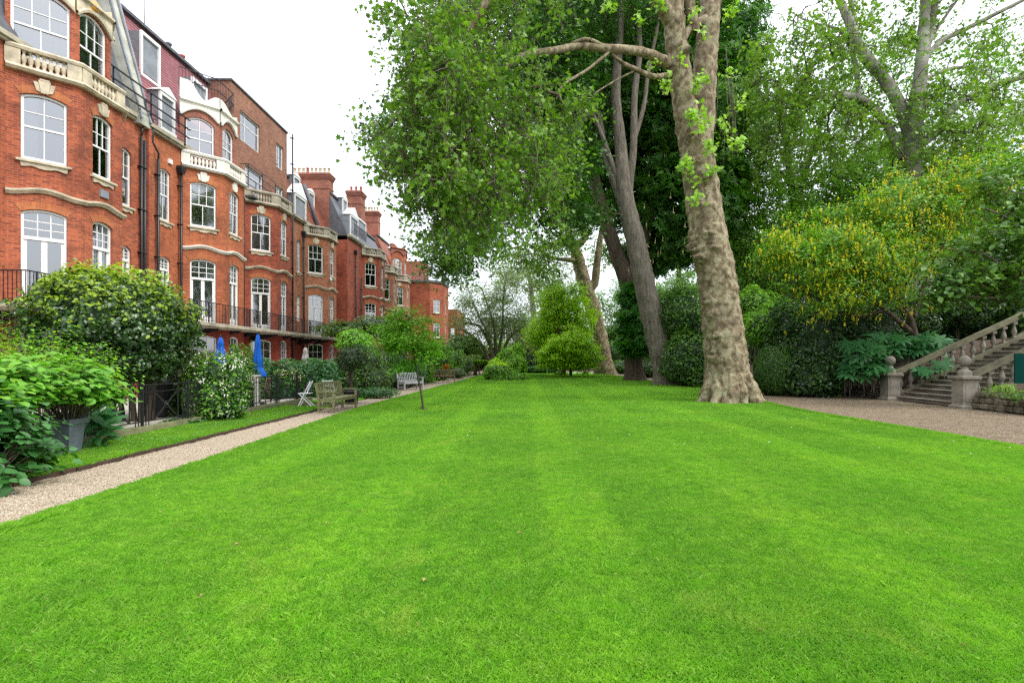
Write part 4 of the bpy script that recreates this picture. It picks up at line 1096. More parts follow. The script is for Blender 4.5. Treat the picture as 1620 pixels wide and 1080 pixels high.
def planebark():
    m, nt, b = mat('plane_bark'); w = coord(nt,'World',(1,1,.8)); w2 = coord(nt,'World',(1,1,2.2))
    f = nz(nt, 4.5, 5, .62, w, .4); c = ramp(nt, f, [(.36,(.11,.080,.048)),(.43,(.20,.155,.095)),(.50,(.255,.205,.125)),(.54,(.35,.30,.185)),(.60,(.42,.375,.25)),(.64,(.28,.26,.155)),(.72,(.47,.43,.31))])
    c = mix(nt, ramp(nt, nz(nt, 1.1, 5, .65, w), [(.46,(0,0,0)),(.66,(.6,)*3)]), c, (.15,.11,.075,1))
    c = mix(nt, ramp(nt, nz(nt, 26, 4, .7, w2), [(.45,(0,0,0)),(.7,(.5,)*3)]), c, (.075,.055,.038,1))
    nt.links.new(c, b.inputs['Base Color']); b.inputs['Roughness'].default_value=.9; b.inputs['Specular IOR Level'].default_value=.2
    h = mix(nt, .5, nz(nt, 4.5, 5, .62, w, .4), nz(nt, 17, 7, .75, w2, .6)); bump(nt, b, h, 1.0, .075); return m
M['bark_plane'] = planebark()
M['bark_grey'] = barkmat('grey_bark', [(.09,.075,.058),(.18,.155,.12),(.28,.245,.20)], 11, 1.0, (1,1,.2), .07, 16)
M['bark_dark'] = barkmat('dark_bark', [(.05,.035,.025),(.10,.075,.055),(.15,.12,.085)], 7, .9, (1,1,.3), .05, 12)
M['bark_pale'] = barkmat('pale_bark', [(.17,.155,.12),(.33,.32,.26),(.47,.46,.40)], 1.4, .4, (1,1,.8), .03)
M['bark_twig'] = barkmat('twig_bark', [(.10,.08,.06),(.17,.14,.105),(.22,.19,.15)], 4, .3, (1,1,1), .01)
# ---------- trees ----------
def tree(name, label, group, base, trunk_m, cat='tree'):
    root = empty(name, base, 0, label, cat, group); return root
def rel(root, o):
    o.parent = root; o.location = tuple(-c for c in root.location); return o
def P_(px,py,d): return W(px,py,d)
BG = 'mature trees around the garden'
# -- the big plane with the burred trunk
bx, by, _ = W(1150,640,20.9)
T1 = tree('plane_tree', 'huge burred plane tree trunk with flared roots on the lawn near the stone steps', BG, (bx,by,0), None)
mb = MB()
def TC(py): return float(np.interp(py,[190,235,300,370,440,520,600,652],[1092,1101,1110,1120,1134,1143,1152,1154]))
def BL(px,py,r,h):
    R0=float(np.interp(py,[190,300,440,600],[.6,.65,.73,.84])); dx=max(-R0*.97,min(R0*.97,(px-TC(py))/40.7)); c=W(TC(py),py,20.9); return ((c[0]+dx, c[1]-math.sqrt(R0*R0-dx*dx), c[2]), r, h)
tp = [P_(1154,652,20.9),P_(1152,600,20.9),P_(1143,520,20.9),P_(1134,440,20.9),P_(1120,370,20.9),P_(1110,300,20.9),P_(1101,235,20.9),P_(1092,190,20.9)]
bu = [BL(1098,392,.30,.30),BL(1112,375,.28,.16),BL(1092,372,.2,.16),BL(1104,412,.2,.22),BL(1122,398,.16,.12),BL(1096,300,.2,.12),BL(1104,285,.22,.14),BL(1090,262,.2,.14),BL(1112,480,.22,.10),BL(1120,500,.2,.12),BL(1108,520,.2,.12),BL(1125,535,.25,.12),BL(1118,560,.25,.10),BL(1150,470,.12,.05),BL(1140,440,.12,.05),BL(1085,225,.2,.14),BL(1100,330,.25,.08)] if 1 else [(P_(1098,385,20.1),.33,.42),(P_(1092,410,20.3),.2,.30),(P_(1120,300,20.3),.35,.14),(P_(1104,272,20.2),.26,.28),(P_(1108,455,20.2),.22,.22),(P_(1120,505,20.1),.3,.12),(P_(1103,500,20.4),.25,.2),(P_(1128,560,20.0),.3,.15),(P_(1120,340,20.0),.25,.15),(P_(1108,240,20.2),.28,.22),(P_(1125,545,20),.2,.2)]
limb(mb, tp, [.94,.82,.76,.73,.69,.65,.62,.60], 96, .06, .05, 2.2, flare=(.6,.22,0,4), burls=bu)
for an,ln,r0 in ((185,1.15,.34),(222,1.1,.30),(258,.85,.30),(285,.80,.22),(318,1.2,.36),(350,1.35,.34),(40,1.2,.34),(120,1.1,.34)):
    c_=W(1153,640,20.9); u_=Vector((math.cos(R(an)),math.sin(R(an)),0)); b_=Vector((c_[0],c_[1],0))
    limb(mb,[b_+u_*.42+Vector((-.15,0,1.7)),b_+u_*.60+Vector((-.05,0,1.0)),b_+u_*.80+Vector((0,0,.45)),b_+u_*(.72+ln*.22)+Vector((0,0,.10)),b_+u_*(.76+ln*.42)+Vector((0,0,-.12))],[r0*.55,r0*.85,r0*.9,r0*.75,r0*.35],20,.08,.16,2.5)
k1 = limb(mb, [P_(1112,250,20.9),P_(1088,190,20.8),P_(1076,120,20.8),P_(1068,50,20.7),P_(1062,-30,20.6),P_(1040,-160,20.4),P_(1000,-300,19.8)], [.50,.45,.42,.40,.38,.30,.16], 30, .12, .09, 2.4, burls=[(P_(1082,78,20.3),.24,.35),(P_(1072,95,20.3),.2,.22)])
k2 = limb(mb, [P_(1106,245,21.1),P_(1112,170,21.2),P_(1116,100,21.3),P_(1122,30,21.4),P_(1132,-60,21.5),P_(1165,-200,21.8),P_(1190,-330,22)], [.50,.47,.44,.42,.38,.28,.15], 30, .12, .07, 2.4)
limb(mb, [P_(1080,62,20.8),P_(1092,45,20.9),P_(1115,32,21.2)], [.16,.15,.2], 14, .15, .1, 3)
limb(mb, [P_(1100,50,20.9),P_(1094,20,20.8),P_(1085,-20,20.7),P_(1070,-120,20.2)], [.18,.2,.2,.12], 14, .15, .1, 3)
lA = limb(mb, [P_(1062,100,20.7),P_(1045,95,20.3),P_(1028,86,19.8),P_(1000,80,19.2),P_(960,77,18.6),P_(920,73,18.2),P_(880,80,17.6),P_(845,84,17.0),P_(815,95,16.6),P_(770,130,16.2),P_(735,175,15.9)], [.24,.2,.17,.16,.15,.13,.12,.10,.09,.07,.04], 16, .15, .10, 3)
lB = limb(mb, [P_(1062,118,20.7),P_(1036,122,20.2),P_(1010,112,19.7),P_(985,100,19.0),P_(968,86,18.7)], [.13,.11,.09,.07,.05], 10, .2, .08, 3)
lC = limb(mb, [P_(960,77,18.5),P_(940,66,18.3),P_(925,62,18.1),P_(905,68,17.9)], [.08,.07,.06,.04], 8, .2, .08, 3)
lD = limb(mb, [P_(962,84,18.6),P_(930,110,18.2),P_(900,128,17.8),P_(886,140,17.5),P_(880,158,17.3)], [.06,.05,.045,.035,.02], 8, .2, .08, 3)
lE = limb(mb, [P_(1002,113,19.5),P_(970,130,19.1),P_(940,148,18.7)], [.04,.03,.02], 6, .2, .05, 3)
hi = limb(mb, [P_(1066,40,20.7),P_(990,-70,19.0),P_(880,-90,17.6),P_(790,-20,16.6),P_(740,50,15.8),P_(700,110,15.2)], [.3,.24,.19,.13,.09,.04], 12, .3, .08, 2)
rel(T1, mb.build('trunk', M['bark_plane'], fixn=False))
fo = Fol(1)
bl = [B(690,40,15.5,52,66,50,2.0),B(760,60,17,75,85,50,2.0),B(715,150,15.2,70,70,66,2.0),B(640,225,14.8,48,38,30,1.4),B(650,262,14.8,46,26,20,1),B(720,250,15.6,70,60,62,1.8),B(760,320,16,60,48,55,1.6),B(835,250,16.8,60,70,80,1.8),B(690,300,15,36,30,24,1.3),B(900,170,17.6,35,25,18,1),B(820,-40,17,140,50,60,2.5),B(668,120,15,32,50,26,1.4),B(680,335,15,26,24,12,1),B(800,150,16.6,70,80,45,2),B(625,10,15,40,14,9,1)]
C, O = clumps(bl, 4, .2, .3)
fo_m=lambda P,o: (fo.g.uniform(size=len(P))<.3).astype(int)
tw = MB(); sprays(fo, C, O, .66, .125, 5, 7, tw, .7, m=fo_m); twigs(tw, [tuple(p) for L_ in (lA,lB,lC,lD,lE,hi) for p in L_[::2]], C, 1, .008, .008, 2, sag=-.03)
# hanging twigs
g = np.random.default_rng(5)
for k in range(150):
    c = C[g.integers(len(C))]; L_ = g.uniform(.8,2.2); x,y,z = c; dx = g.normal(0,.25)
    tw.tube([(x,y,z),(x+dx*.4,y,z-L_*.4),(x+dx*.5,y+.05,z-L_)],[.009,.007,.004],3,cap=False)
    nL = int(L_*5); t = g.uniform(.2,1,nL); P = np.stack([x+dx*.5*t, np.full(nL,y), z-L_*t],1)+g.normal(0,.09,(nL,3)); fo.add(P, unit(g.normal(size=(nL,3))), .15, 0, up=.3)
rel(T1, tw.build('twigs', M['bark_twig'], fixn=False))
rel(T1, fo.build('crown', 'star', [LG['plane_leaf'],LG['mid_leaf']]))
fy = Fol(2); yt = MB()      # epicormic shoots on the trunk and the limb roots
for (px,py,n) in ((1098,25,10),(1045,12,14),(1055,140,12),(1035,110,8),(1078,100,8),(1110,62,10),(1100,140,14),(1112,128,10),(1095,190,16),(1110,205,12),(1120,240,14),(1085,270,16),(1100,290,10),(1125,275,12),(1098,318,12),(1150,120,10),(1160,20,14),(1165,170,8),(1010,40,10),(960,15,12),(1145,200,12),(1165,235,12)):
    c = W(px,py,19.9+random.uniform(-.3,.3)); a = np.array(c)[None]
    for q in range(max(2,n//4)):
        e = np.array([random.uniform(-.25,.25), random.uniform(-.5,.1), random.uniform(.0,.35)]); yt.tube([Vector(c)+Vector((0,.4,-.1)), Vector(c)+Vector(e*.5), Vector(c)+Vector(e)],[.012,.008,.005],3,cap=False)
        m_ = n; P = a+e[None]*fy.g.uniform(.2,1.1,(m_,1))+fy.g.normal(0,.12,(m_,3)); fy.add(P, unit(fy.g.normal(size=(m_,3))*.6+np.array([0,-1,.2])), .17, 0, up=.35)
for k in range(14):        # thin hanging shoots down the trunk
    px = random.uniform(1080,1165); py = random.uniform(60,230); c = Vector(W(px,py,20.0)); L_ = random.uniform(1,3); q=random.uniform(-.15,.25)
    yt.tube([c,c+Vector((q*.3,-.05,-L_*.4)),c+Vector((q,0,-L_))],[.013,.01,.005],3,cap=False)
rel(T1, fy.build('young_leaves', 'star', [LG['plane_leaf_young']])); rel(T1, yt.build('shoots', M['bark_twig'], fixn=False))
# -- leaning grey tree with several stems
gx, gy, _ = W(1057,612,35)
T2 = tree('leaning_tree', 'tall grey-barked tree leaning left and forking into many stems behind the burred plane', BG, (gx,gy,0), None)
mb = MB(); D=35
limb(mb, [P_(1059,618,D),P_(1054,590,D),P_(1036,520,D),P_(1020,450,D),P_(1005,380,D),P_(991,325,D),P_(985,280,D),P_(982,230,D),P_(974,150,D),P_(980,60,D),P_(984,-60,D)], [1.0,.78,.72,.68,.62,.57,.50,.38,.31,.25,.18], 30, .2, .06, 1.5, flare=(.5,.25,0,2.5))
st=[]
for pts, r in (([(990,345),(976,300),(958,248),(948,190),(930,130),(915,70),(906,10),(880,-60)],.30),([(992,340),(996,290),(1002,235),(1004,150),(1012,80),(1010,0),(1024,-70)],.30),([(982,300),(956,225),(925,150),(900,90),(885,20),(865,-50)],.17),([(1000,232),(1018,170),(1026,110),(1040,40),(1046,-40)],.16)):
    st += limb(mb, [P_(x,y,D+i*.12*((k%3)-1)) for i,(x,y) in enumerate(pts) for k in (len(pts),)], [r*(1-.1*i) for i in range(len(pts))], 12, .5, .06, 1.2)
lf = limb(mb, [P_(940,170,D),P_(880,230,D-1),P_(820,290,D-2),P_(760,350,D-3)], [.16,.12,.09,.05], 8, .5, .05, 1.2)
T2s=st
rel(T2, mb.build('trunk', M['bark_grey'], fixn=False))
fo = Fol(3)
bl = [B(700,80,31,60,80,50,4),B(780,60,33,90,90,110,4),B(760,180,32,100,80,110,4),B(860,120,34,90,110,220,3),B(680,200,30,55,50,30,3),B(850,270,33,90,60,150,3),B(735,300,31,60,50,70,3),B(820,-50,33,160,60,130,5),B(970,-10,34,120,60,110,3),B(900,330,34,60,35,50,2),B(640,215,30,50,40,50,2.5),B(960,110,38,70,90,90,2),B(900,210,37,60,60,80,2),B(1010,60,38,50,80,50,2),B(900,110,33,40,60,40,1.5)]
C, O = clumps(bl, 6, .25, .3); sprays(fo, C, O, 1.0, .25, 5, 10, None, .4)
bl2 = [B(735,395,29,50,34,60,2),B(770,350,30,55,35,60,2),B(690,400,29,24,26,16,1.5),B(715,425,29,24,14,12,1)]
C2, O2 = clumps(bl2, 7, .2, .3); sprays(fo, C2, O2, .8, .2, 5, 10, None, .5, m=1)
tw = MB(); Ca = np.concatenate([C,C2]); twigs(tw, [tuple(p) for p in (st+lf)[::2]], Ca, .8, .012, .011, 3)
rel(T2, tw.build('branches', M['bark_dark'], fixn=False)); rel(T2, fo.build('crown', 'tri3', [LG['shade_leaf'], LG['ash_leaf']]))
# -- horse chestnut, dark and dense, leafy skirt round the trunk
hx, hy, _ = W(1004,604,42)
T3 = tree('horse_chestnut', 'dark dense horse chestnut with a skirt of leaves round its lower trunk', BG, (hx,hy,0), None)
mb = MB(); D=42
s1 = limb(mb, [P_(1006,612,D),P_(1003,590,D),P_(1000,520,D),P_(993,450,D),P_(975,400,D),P_(955,340,D),P_(940,280,D),P_(925,200,D)], [.85,.72,.68,.66,.6,.5,.42,.3], 20, .4, .07, 1.2, flare=(.5,.25,0,3))
s2 = limb(mb, [P_(1000,460,D),P_(1008,420,D),P_(1020,380,D),P_(1040,300,D+1),P_(1060,200,D+2),P_(1075,80,D+3)], [.5,.45,.4,.35,.28,.16], 14, .5, .07, 1.2)
s3 = limb(mb, [P_(995,440,D),P_(1010,330,D+2),P_(1012,200,D+3),P_(1005,60,D+3)], [.4,.36,.28,.16], 12, .5, .07, 1.2)
rel(T3, mb.build('trunk', M['bark_dark'], fixn=False))
fo = Fol(4)
bl = [B(1010,60,44,150,130,330,8),B(1080,190,44,100,110,330,7),B(960,170,45,110,110,260,6),B(1085,320,43,90,80,270,5),B(1040,400,44,60,35,90,3),B(950,300,46,70,60,120,4),B(1140,90,45,60,110,150,5),B(1135,260,45,60,90,140,5),B(900,60,46,100,120,190,6),B(1060,-40,45,160,70,150,6),B(900,230,46,70,70,110,4)]
C, O = clumps(bl, 8, .3, .25); leaves_on(fo, C, O, 34, .95, .36, up=.6, rnd=.45)
tw = MB(); twigs(tw, [tuple(p) for p in (s1+s2+s3)[::3]], C, .35, .02, .02, 4); rel(T3, tw.build('branches', M['bark_dark'], fixn=False))
bl = [B(1003,470,41,20,20,60,1.1),B(1006,510,41,25,24,90,1.3),B(1008,542,41,28,18,100,1.4),B(1030,530,41.5,12,20,30,1)]
C, O = clumps(bl, 9, .5, .2); leaves_on(fo, C, O, 26, .45, .32, m=1, up=.7, rnd=.35)
rel(T3, fo.build('crown', 'palm', [LG['chestnut_leaf'], LG['skirt_leaf']]))
cf = Fol(41)      # candle flowers
C, O = clumps([B(1060,330,40,80,90,34,2),B(1090,180,40,60,120,26,2),B(1010,420,40,50,20,8,2)], 10, .8, .2)
for k in range(9): cf.add(C+np.array([0,0,.05*k]), O, .12*(1-k*.08), 0, up=.2, rnd=1)
rel(T3, cf.build('flower_candles', 'quad', [LG['blossom_cream']]))
# -- leaning plane farther back
px_, py_, _ = W(958,594,60)
T4 = tree('plane_tree', 'slender mottled plane leaning left at the far end of the lawn beside yellow maples', BG, (px_,py_,0), None)
mb = MB(); D=60
a1 = limb(mb, [P_(960,600,D),P_(957,585,D),P_(950,540,D),P_(938,490,D),P_(925,450,D),P_(917,420,D),P_(911,392,D),P_(922,380,D),P_(935,360,D)], [1.15,1.0,.88,.84,.80,.7,.62,.4,.22], 24, .35, .10, 1.2, flare=(.8,.3,0,3))
a2 = limb(mb, [P_(928,462,D),P_(940,450,D),P_(944,420,D),P_(948,390,D),P_(952,360,D)], [.45,.45,.42,.36,.24], 12, .6, .06, .8)
a3 = limb(mb, [P_(912,396,D),P_(895,385,D),P_(870,388,D-3),P_(845,398,D-5)], [.45,.3,.2,.1], 8, .6, .08, .8); a4 = limb(mb, [P_(912,412,D),P_(885,410,D-2),P_(860,405,D-4)], [.35,.2,.1], 8, .6, .08, .8)
a5 = limb(mb, [P_(911,400,D),P_(900,370,D),P_(893,330,D)], [.5,.4,.25], 8, .6, .08, .8)
rel(T4, mb.build('trunk', M['bark_plane'], fixn=False)); fo = Fol(5)
C, O = clumps([B(880,380,56,55,28,70,3),B(905,350,58,40,25,50,3),B(845,410,54,45,28,45,3),B(800,400,54,40,30,34,3),B(960,400,62,40,30,40,3),B(870,440,56,30,20,18,2)], 11, .1, .3); leaves_on(fo, C, O, 26, 1.0, .30, up=.4, rnd=.8)
tw = MB(); twigs(tw, [tuple(p) for p in (a1+a2+a3+a4+a5)[::2]], C, 1, .02, .02, 5, sag=-.02); rel(T4, tw.build('branches', M['bark_twig'], fixn=False)); rel(T4, fo.build('crown', 'tri3', [LG['plane_leaf']]))
# -- pale-trunked plane at the right
D=33; qx,qy,_=W(1462,560,D)
T5 = tree('plane_tree', 'pale-stemmed plane spreading thick limbs above the yellow laburnum at upper right', BG, (qx,qy,0), None)
mb = MB(); L5=[]
for pts, rs_ in (([(1462,600),(1460,480),(1452,380),(1446,300),(1444,230),(1452,160),(1458,100),(1462,40),(1466,-50),(1470,-150)],[.62,.58,.55,.5,.46,.42,.36,.30,.25,.18]),
   ([(1458,100),(1470,60),(1480,0),(1490,-70)],[.22,.22,.2,.14]),
   ([(1446,235),(1425,170),(1395,120),(1362,80),(1342,30),(1326,-10),(1318,-90)],[.40,.36,.34,.32,.26,.22,.15]),
   ([(1430,250),(1408,205),(1380,170),(1352,154),(1320,150),(1290,154),(1262,152),(1240,146),(1222,134)],[.30,.26,.24,.22,.2,.18,.17,.15,.13]),
   ([(1358,158),(1356,120),(1350,90),(1330,50),(1290,38),(1270,30),(1250,18)],[.16,.13,.12,.1,.08,.06,.03]),
   ([(1340,62),(1348,30),(1344,-20),(1340,-90)],[.2,.17,.14,.1]),
   ([(1448,235),(1480,210),(1510,170),(1560,140),(1625,120),(1700,100)],[.26,.24,.2,.18,.16,.12]),
   ([(1462,95),(1490,65),(1530,45),(1580,20),(1640,-10)],[.18,.16,.14,.12,.08]),
   ([(1464,125),(1500,110),(1540,108),(1580,130)],[.13,.12,.09,.04]),
   ([(1462,80),(1480,50),(1500,20),(1530,-20)],[.12,.1,.08,.05]),
   ([(1334,66),(1300,78),(1275,110),(1272,145)],[.1,.07,.05,.025])):
    L5 += limb(mb, [P_(x,y,D+.5*math.sin(i)) for i,(x,y) in enumerate(pts)], rs_, 16, .3, .08, 1.6)
rel(T5, mb.build('trunk', M['bark_pale'], fixn=False)); fo = Fol(6)
bl = [B(1280,70,30,90,70,70,3),B(1240,130,30,60,60,44,3),B(1380,50,33.5,80,70,40,2),B(1340,120,33.5,90,60,46,2),B(1420,200,34,60,50,30,2),B(1540,60,33,90,60,46,3),B(1580,170,32,60,60,50,3),B(1500,230,31,80,40,70,3),B(1220,200,31,60,50,45,3),B(1450,-60,32,200,60,80,4),B(1300,210,32,80,50,70,3),B(1520,140,31,60,40,30,2),B(1440,120,31,40,60,14,2)]
C, O = clumps(bl, 12, .1, .3); tw = MB(); sprays(fo, C, O, 1.0, .165, 5, 8, tw, .6); twigs(tw, [tuple(p) for p in L5[::3]], C, 1, .009, .009, 6, sag=-.03)
g = np.random.default_rng(9)
for k in range(260):
    c = C[g.integers(len(C))]; x,y,z=c; L_=g.uniform(.8,2.4); dx=g.normal(0,.4); tw.tube([(x,y,z),(x+dx*.5,y,z-L_*.5),(x+dx*.4,y,z-L_)],[.014,.01,.006],3,cap=False)
rel(T5, tw.build('branches', M['bark_dark'], fixn=False)); rel(T5, fo.build('crown', 'star', [LG['plane_leaf']]))
# -- forked tree behind the laburnum (trunk seen at 1250)
D=44; qx,qy,_=W(1245,560,D)
T6 = tree('maple_tree', 'open-crowned tree with dark forked stems between the burred plane and the laburnum', BG, (qx,qy,0), None)
mb = MB(); L6=[]
for pts, rs_ in (([(1243,590),(1246,500),(1250,440),(1256,380),(1258,330)],[.62,.55,.5,.46,.4]),([(1258,340),(1250,280),(1243,220),(1236,160),(1232,110)],[.3,.27,.22,.16,.08]),([(1258,340),(1268,290),(1284,240),(1300,190),(1310,150)],[.3,.27,.22,.16,.08]),
   ([(1264,300),(1300,280),(1350,250),(1400,225)],[.16,.13,.1,.05]),([(1250,290),(1220,262),(1190,240),(1175,225)],[.15,.12,.09,.05]),([(1247,250),(1215,215),(1190,190)],[.12,.08,.04]),([(1284,240),(1320,215),(1350,185)],[.12,.08,.04]),([(1250,290),(1200,288),(1180,285)],[.1,.07,.04])):
    L6 += limb(mb, [P_(x,y,D) for x,y in pts], rs_, 12, .5, .06, 1.2)
rel(T6, mb.build('trunk', M['bark_dark'], fixn=False)); fo = Fol(7)
bl = [B(1230,200,43,70,60,80,4),B(1300,230,43,80,60,85,4),B(1200,290,43,60,60,90,4),B(1290,310,43,80,50,80,4),B(1360,280,43,70,50,80,4),B(1220,380,43,70,50,200,4),B(1420,260,44,80,60,160,4),B(1500,300,44,90,60,180,4),B(1600,270,42,80,80,180,4),B(1400,140,44,110,70,110,4),B(1560,140,44,90,80,80,4),B(1350,320,44,80,50,160,4),B(1180,420,44,50,50,90,3),B(1330,370,44,90,50,170,4),B(1180,350,44,30,60,60,3),B(1210,150,43,60,40,50,3),B(1420,330,44,70,60,100,4)]
C, O = clumps(bl, 13, .15, .3); tw = MB(); sprays(fo, C, O, 1.2, .24, 6, 8, None, .3); twigs(tw, [tuple(p) for p in L6[::2]], C, 1, .012, .012, 7); rel(T6, tw.build('branches', M['bark_dark'], fixn=False)); rel(T6, fo.build('crown', 'tri3', [LG['lab_leaf']]))
# -- laburnum
D=23; qx,qy,_=W(1440,540,D)
T7 = tree('laburnum', 'laburnum hung with yellow blossom sprays above the stone steps', BG, (qx,qy,1.2), None)
mb = MB(); L7=[]
for pts, rs_ in (([(1450,570),(1445,520),(1430,480),(1415,420),(1410,360)],[.16,.14,.12,.1,.06]),([(1448,530),(1400,490),(1350,450),(1290,420),(1240,400)],[.12,.1,.08,.06,.03]),([(1445,500),(1470,430),(1500,370),(1530,310)],[.12,.1,.07,.04]),([(1430,480),(1380,420),(1340,370),(1310,340)],[.09,.07,.05,.03]),([(1415,420),(1450,350),(1490,290),(1500,250)],[.07,.06,.04,.02]),([(1400,490),(1360,500),(1320,490),(1250,450),(1210,440)],[.07,.06,.05,.03,.02])):
    L7 += limb(mb, [P_(x,y,D) for x,y in pts], rs_, 8, .3, .06, 2)
rel(T7, mb.build('trunk', M['bark_dark'], fixn=False)); fo = Fol(8)
bl = [B(1300,410,22,95,55,150,1.5),B(1240,400,22,55,35,45,1),B(1390,420,22,80,60,130,1.5),B(1440,320,23,80,45,110,1.5),B(1530,290,23,80,45,110,1.5),B(1350,350,23,70,45,80,1.5),B(1440,390,23,70,50,90,1.5),B(1340,470,22,80,30,60,1.2),B(1490,350,23.5,90,60,90,1.5)]
C, O = clumps(bl, 14, .2, .3); leaves_on(fo, C, O, 46, .44, .105, up=.6, rnd=.6)
tw = MB(); twigs(tw, [tuple(p) for p in L7[::2]], C, 1, .005, .007, 8); rel(T7, tw.build('branches', M['bark_dark'], fixn=False)); rel(T7, fo.build('crown', 'oval', [LG['lab_leaf']]))
bf = Fol(9); g = bf.g; Cs = C[np.array([noise.noise(Vector(q)*.75)+random.uniform(-.25,.25) > -.12 for q in C])]
for rep in range(5):
    q = Cs + g.normal(0,.33,Cs.shape) + np.array([0,-.25,-.05]); Ln = g.uniform(.12,.28,len(q))
    for k in range(9):
        t = k/9; bf.add(q + np.stack([np.zeros(len(q)),np.zeros(len(q)),-Ln*t],1)+g.normal(0,.022*(1.2-t),q.shape), unit(g.normal(size=q.shape)), .055*(1.2-.6*t), 0, up=.1, rnd=1)
rel(T7, bf.build('blossom', 'quad', [LG['blossom_yellow']]))
# -- large-leaved branch hanging in from the right, nearer the steps
T8 = tree('viburnum', 'large-leaved shrub arching in from the right edge above the handrail', BG, (18.6,20.0,1.6), None)
mb = MB(); L8=[]
for pts, d_ in (([(1660,520),(1640,470),(1600,430),(1550,400),(1500,395)],18),([(1660,510),(1620,480),(1560,470),(1500,470),(1460,480)],18),([(1670,500),(1640,400),(1600,350),(1560,330)],18.5),([(1670,520),(1650,430),(1630,380),(1625,330)],18)):
    L8 += limb(mb, [P_(x,y,d_) for x,y in pts], [.05,.045,.035,.025,.012][:len(pts)], 6, .3, .05, 2)
rel(T8, mb.build('stems', M['bark_twig'], fixn=False)); fo = Fol(10)
bl = [B(1560,400,18,60,50,60,1),B(1610,360,18.5,50,60,60,1),B(1520,450,18,55,28,45,.8),B(1590,450,18.2,50,35,50,.9),B(1480,478,18,30,16,14,.5),B(1600,300,19,50,50,50,1),B(1640,420,18,50,80,60,1)]
C, O = clumps(bl, 15, .1, .3); leaves_on(fo, C, O, 15, .36, .20, up=.9, rnd=.4)
tw = MB(); twigs(tw, [tuple(p) for p in L8[::2]], C, 1, .004, .005, 9); rel(T8, tw.build('twigs', M['bark_twig'], fixn=False)); rel(T8, fo.build('foliage', 'oval', [LG['sage_leaf'] if False else LG['ash_leaf']]))
# -- background trees
def bgtree(name, label, base, trunk, blobs, per, R_, size, leaf, bark, seed, tpl='tri3', frac=.6, rs=.02, shell=.2, up=.5, group='trees beyond the garden'):
    root = tree(name, label, group, base, None); mb = MB(); Ls=[]
    for pts, rad in trunk: Ls += limb(mb, pts, rad, 10, .6, .07, 1.2)
    rel(root, mb.build('trunk', bark, fixn=False)); fo = Fol(seed); C, O = clumps(blobs, seed, shell, .3); leaves_on(fo, C, O, per, R_, size, up=up, rnd=.6)
    tw = MB(); twigs(tw, [tuple(p) for p in Ls[::2]], C, frac, .012, rs, seed); rel(root, tw.build('branches', bark, fixn=False)); rel(root, fo.build('crown', tpl, [leaf])); return root
# multi-stemmed grey-green tree at the far end
D=62; T=[]
for pts in ([(780,590),(778,560),(772,530),(758,500),(745,470),(738,450)],[(782,590),(784,550),(780,510),(770,480),(762,455)],[(786,590),(790,550),(795,520),(796,480),(800,440),(806,410)],[(781,590),(765,550),(745,530),(728,520)],[(788,590),(800,545),(815,525),(835,512)],[(784,580),(775,545),(757,515),(735,512)]):
    T.append(([P_(x,y,D+random.uniform(-1,1)) for x,y in pts],[.24,.19,.14,.10,.06,.04][:len(pts)]))
bgtree('apple_tree', 'spreading many-stemmed grey-green tree at the end of the left path', W(782,590,D)[:2]+(0,), T, [B(760,480,D,45,35,110,4),B(745,520,D,40,25,60,4),B(800,470,D,40,45,110,4),B(825,510,D,25,22,40,3),B(730,548,D,28,16,40,3),B(790,520,D,40,25,60,4)], 60, 1.1, .17, LG['sage_leaf'], M['bark_twig'], 21, frac=1, rs=.012, shell=.1)
D=75
bgtree('acacia_tree', 'tall airy pale tree behind the spreading one, left of the yellow maples', W(845,590,D)[:2]+(0,), [([P_(850,590,D),P_(848,540,D),P_(843,490,D),P_(838,440,D),P_(830,400,D)],[.5,.45,.4,.3,.15])], [B(835,420,D,50,40,90,5),B(860,470,D,35,40,60,4),B(800,430,D,30,30,30,4),B(880,440,D,40,50,70,4)], 26, 1.1, .3, LG['sage_leaf'], M['bark_pale'], 22, frac=1)
D=52
bgtree('maple_tree', 'taller yellow-green maple at the far end of the lawn left of the leaning plane', W(892,592,D)[:2]+(0,), [([P_(892,592,D),P_(890,560,D),P_(884,520,D),P_(880,490,D)],[.25,.22,.16,.1]),([P_(891,560,D),P_(905,520,D),P_(915,490,D)],[.16,.12,.06])], [B(880,500,D+2,30,30,150,3),B(856,520,D+2,22,26,90,3),B(912,505,D+2,30,34,130,3),B(870,468,D+2,24,16,50,2),B(905,470,D+2,26,18,60,2),B(885,545,D+2,46,26,120,3)], 60, .7, .20, LG['yellow_leaf'], M['bark_dark'], 23, frac=.6, rs=.01, up=1.0, shell=.4)
bgtree('maple_tree', 'low rounded yellow-green maple whose foliage nearly touches the lawn', W(902,592,50)[:2]+(0,), [([P_(903,594,50),P_(902,575,50),P_(898,545,50)],[.16,.13,.06])], [B(902,546,49,38,26,190,2.2),B(880,562,49,24,20,90,1.5),B(925,562,49,20,22,90,1.5),B(900,575,49,36,14,90,1.5)], 64, .45, .19, LG['yellow_leaf'], M['bark_dark'], 24, frac=.4, rs=.01, up=1.0, shell=.5)
D=70
bgtree('holm_oak', 'dark olive evergreen behind the island bush', W(835,590,D)[:2]+(0,), [([P_(838,592,D),P_(836,550,D)],[.4,.3])], [B(838,540,D,34,30,130,4),B(820,560,D,24,22,60,3),B(860,562,D,22,24,50,3)], 40, .9, .22, LG['olive_leaf'], M['bark_dark'], 25, frac=.3, shell=.5)
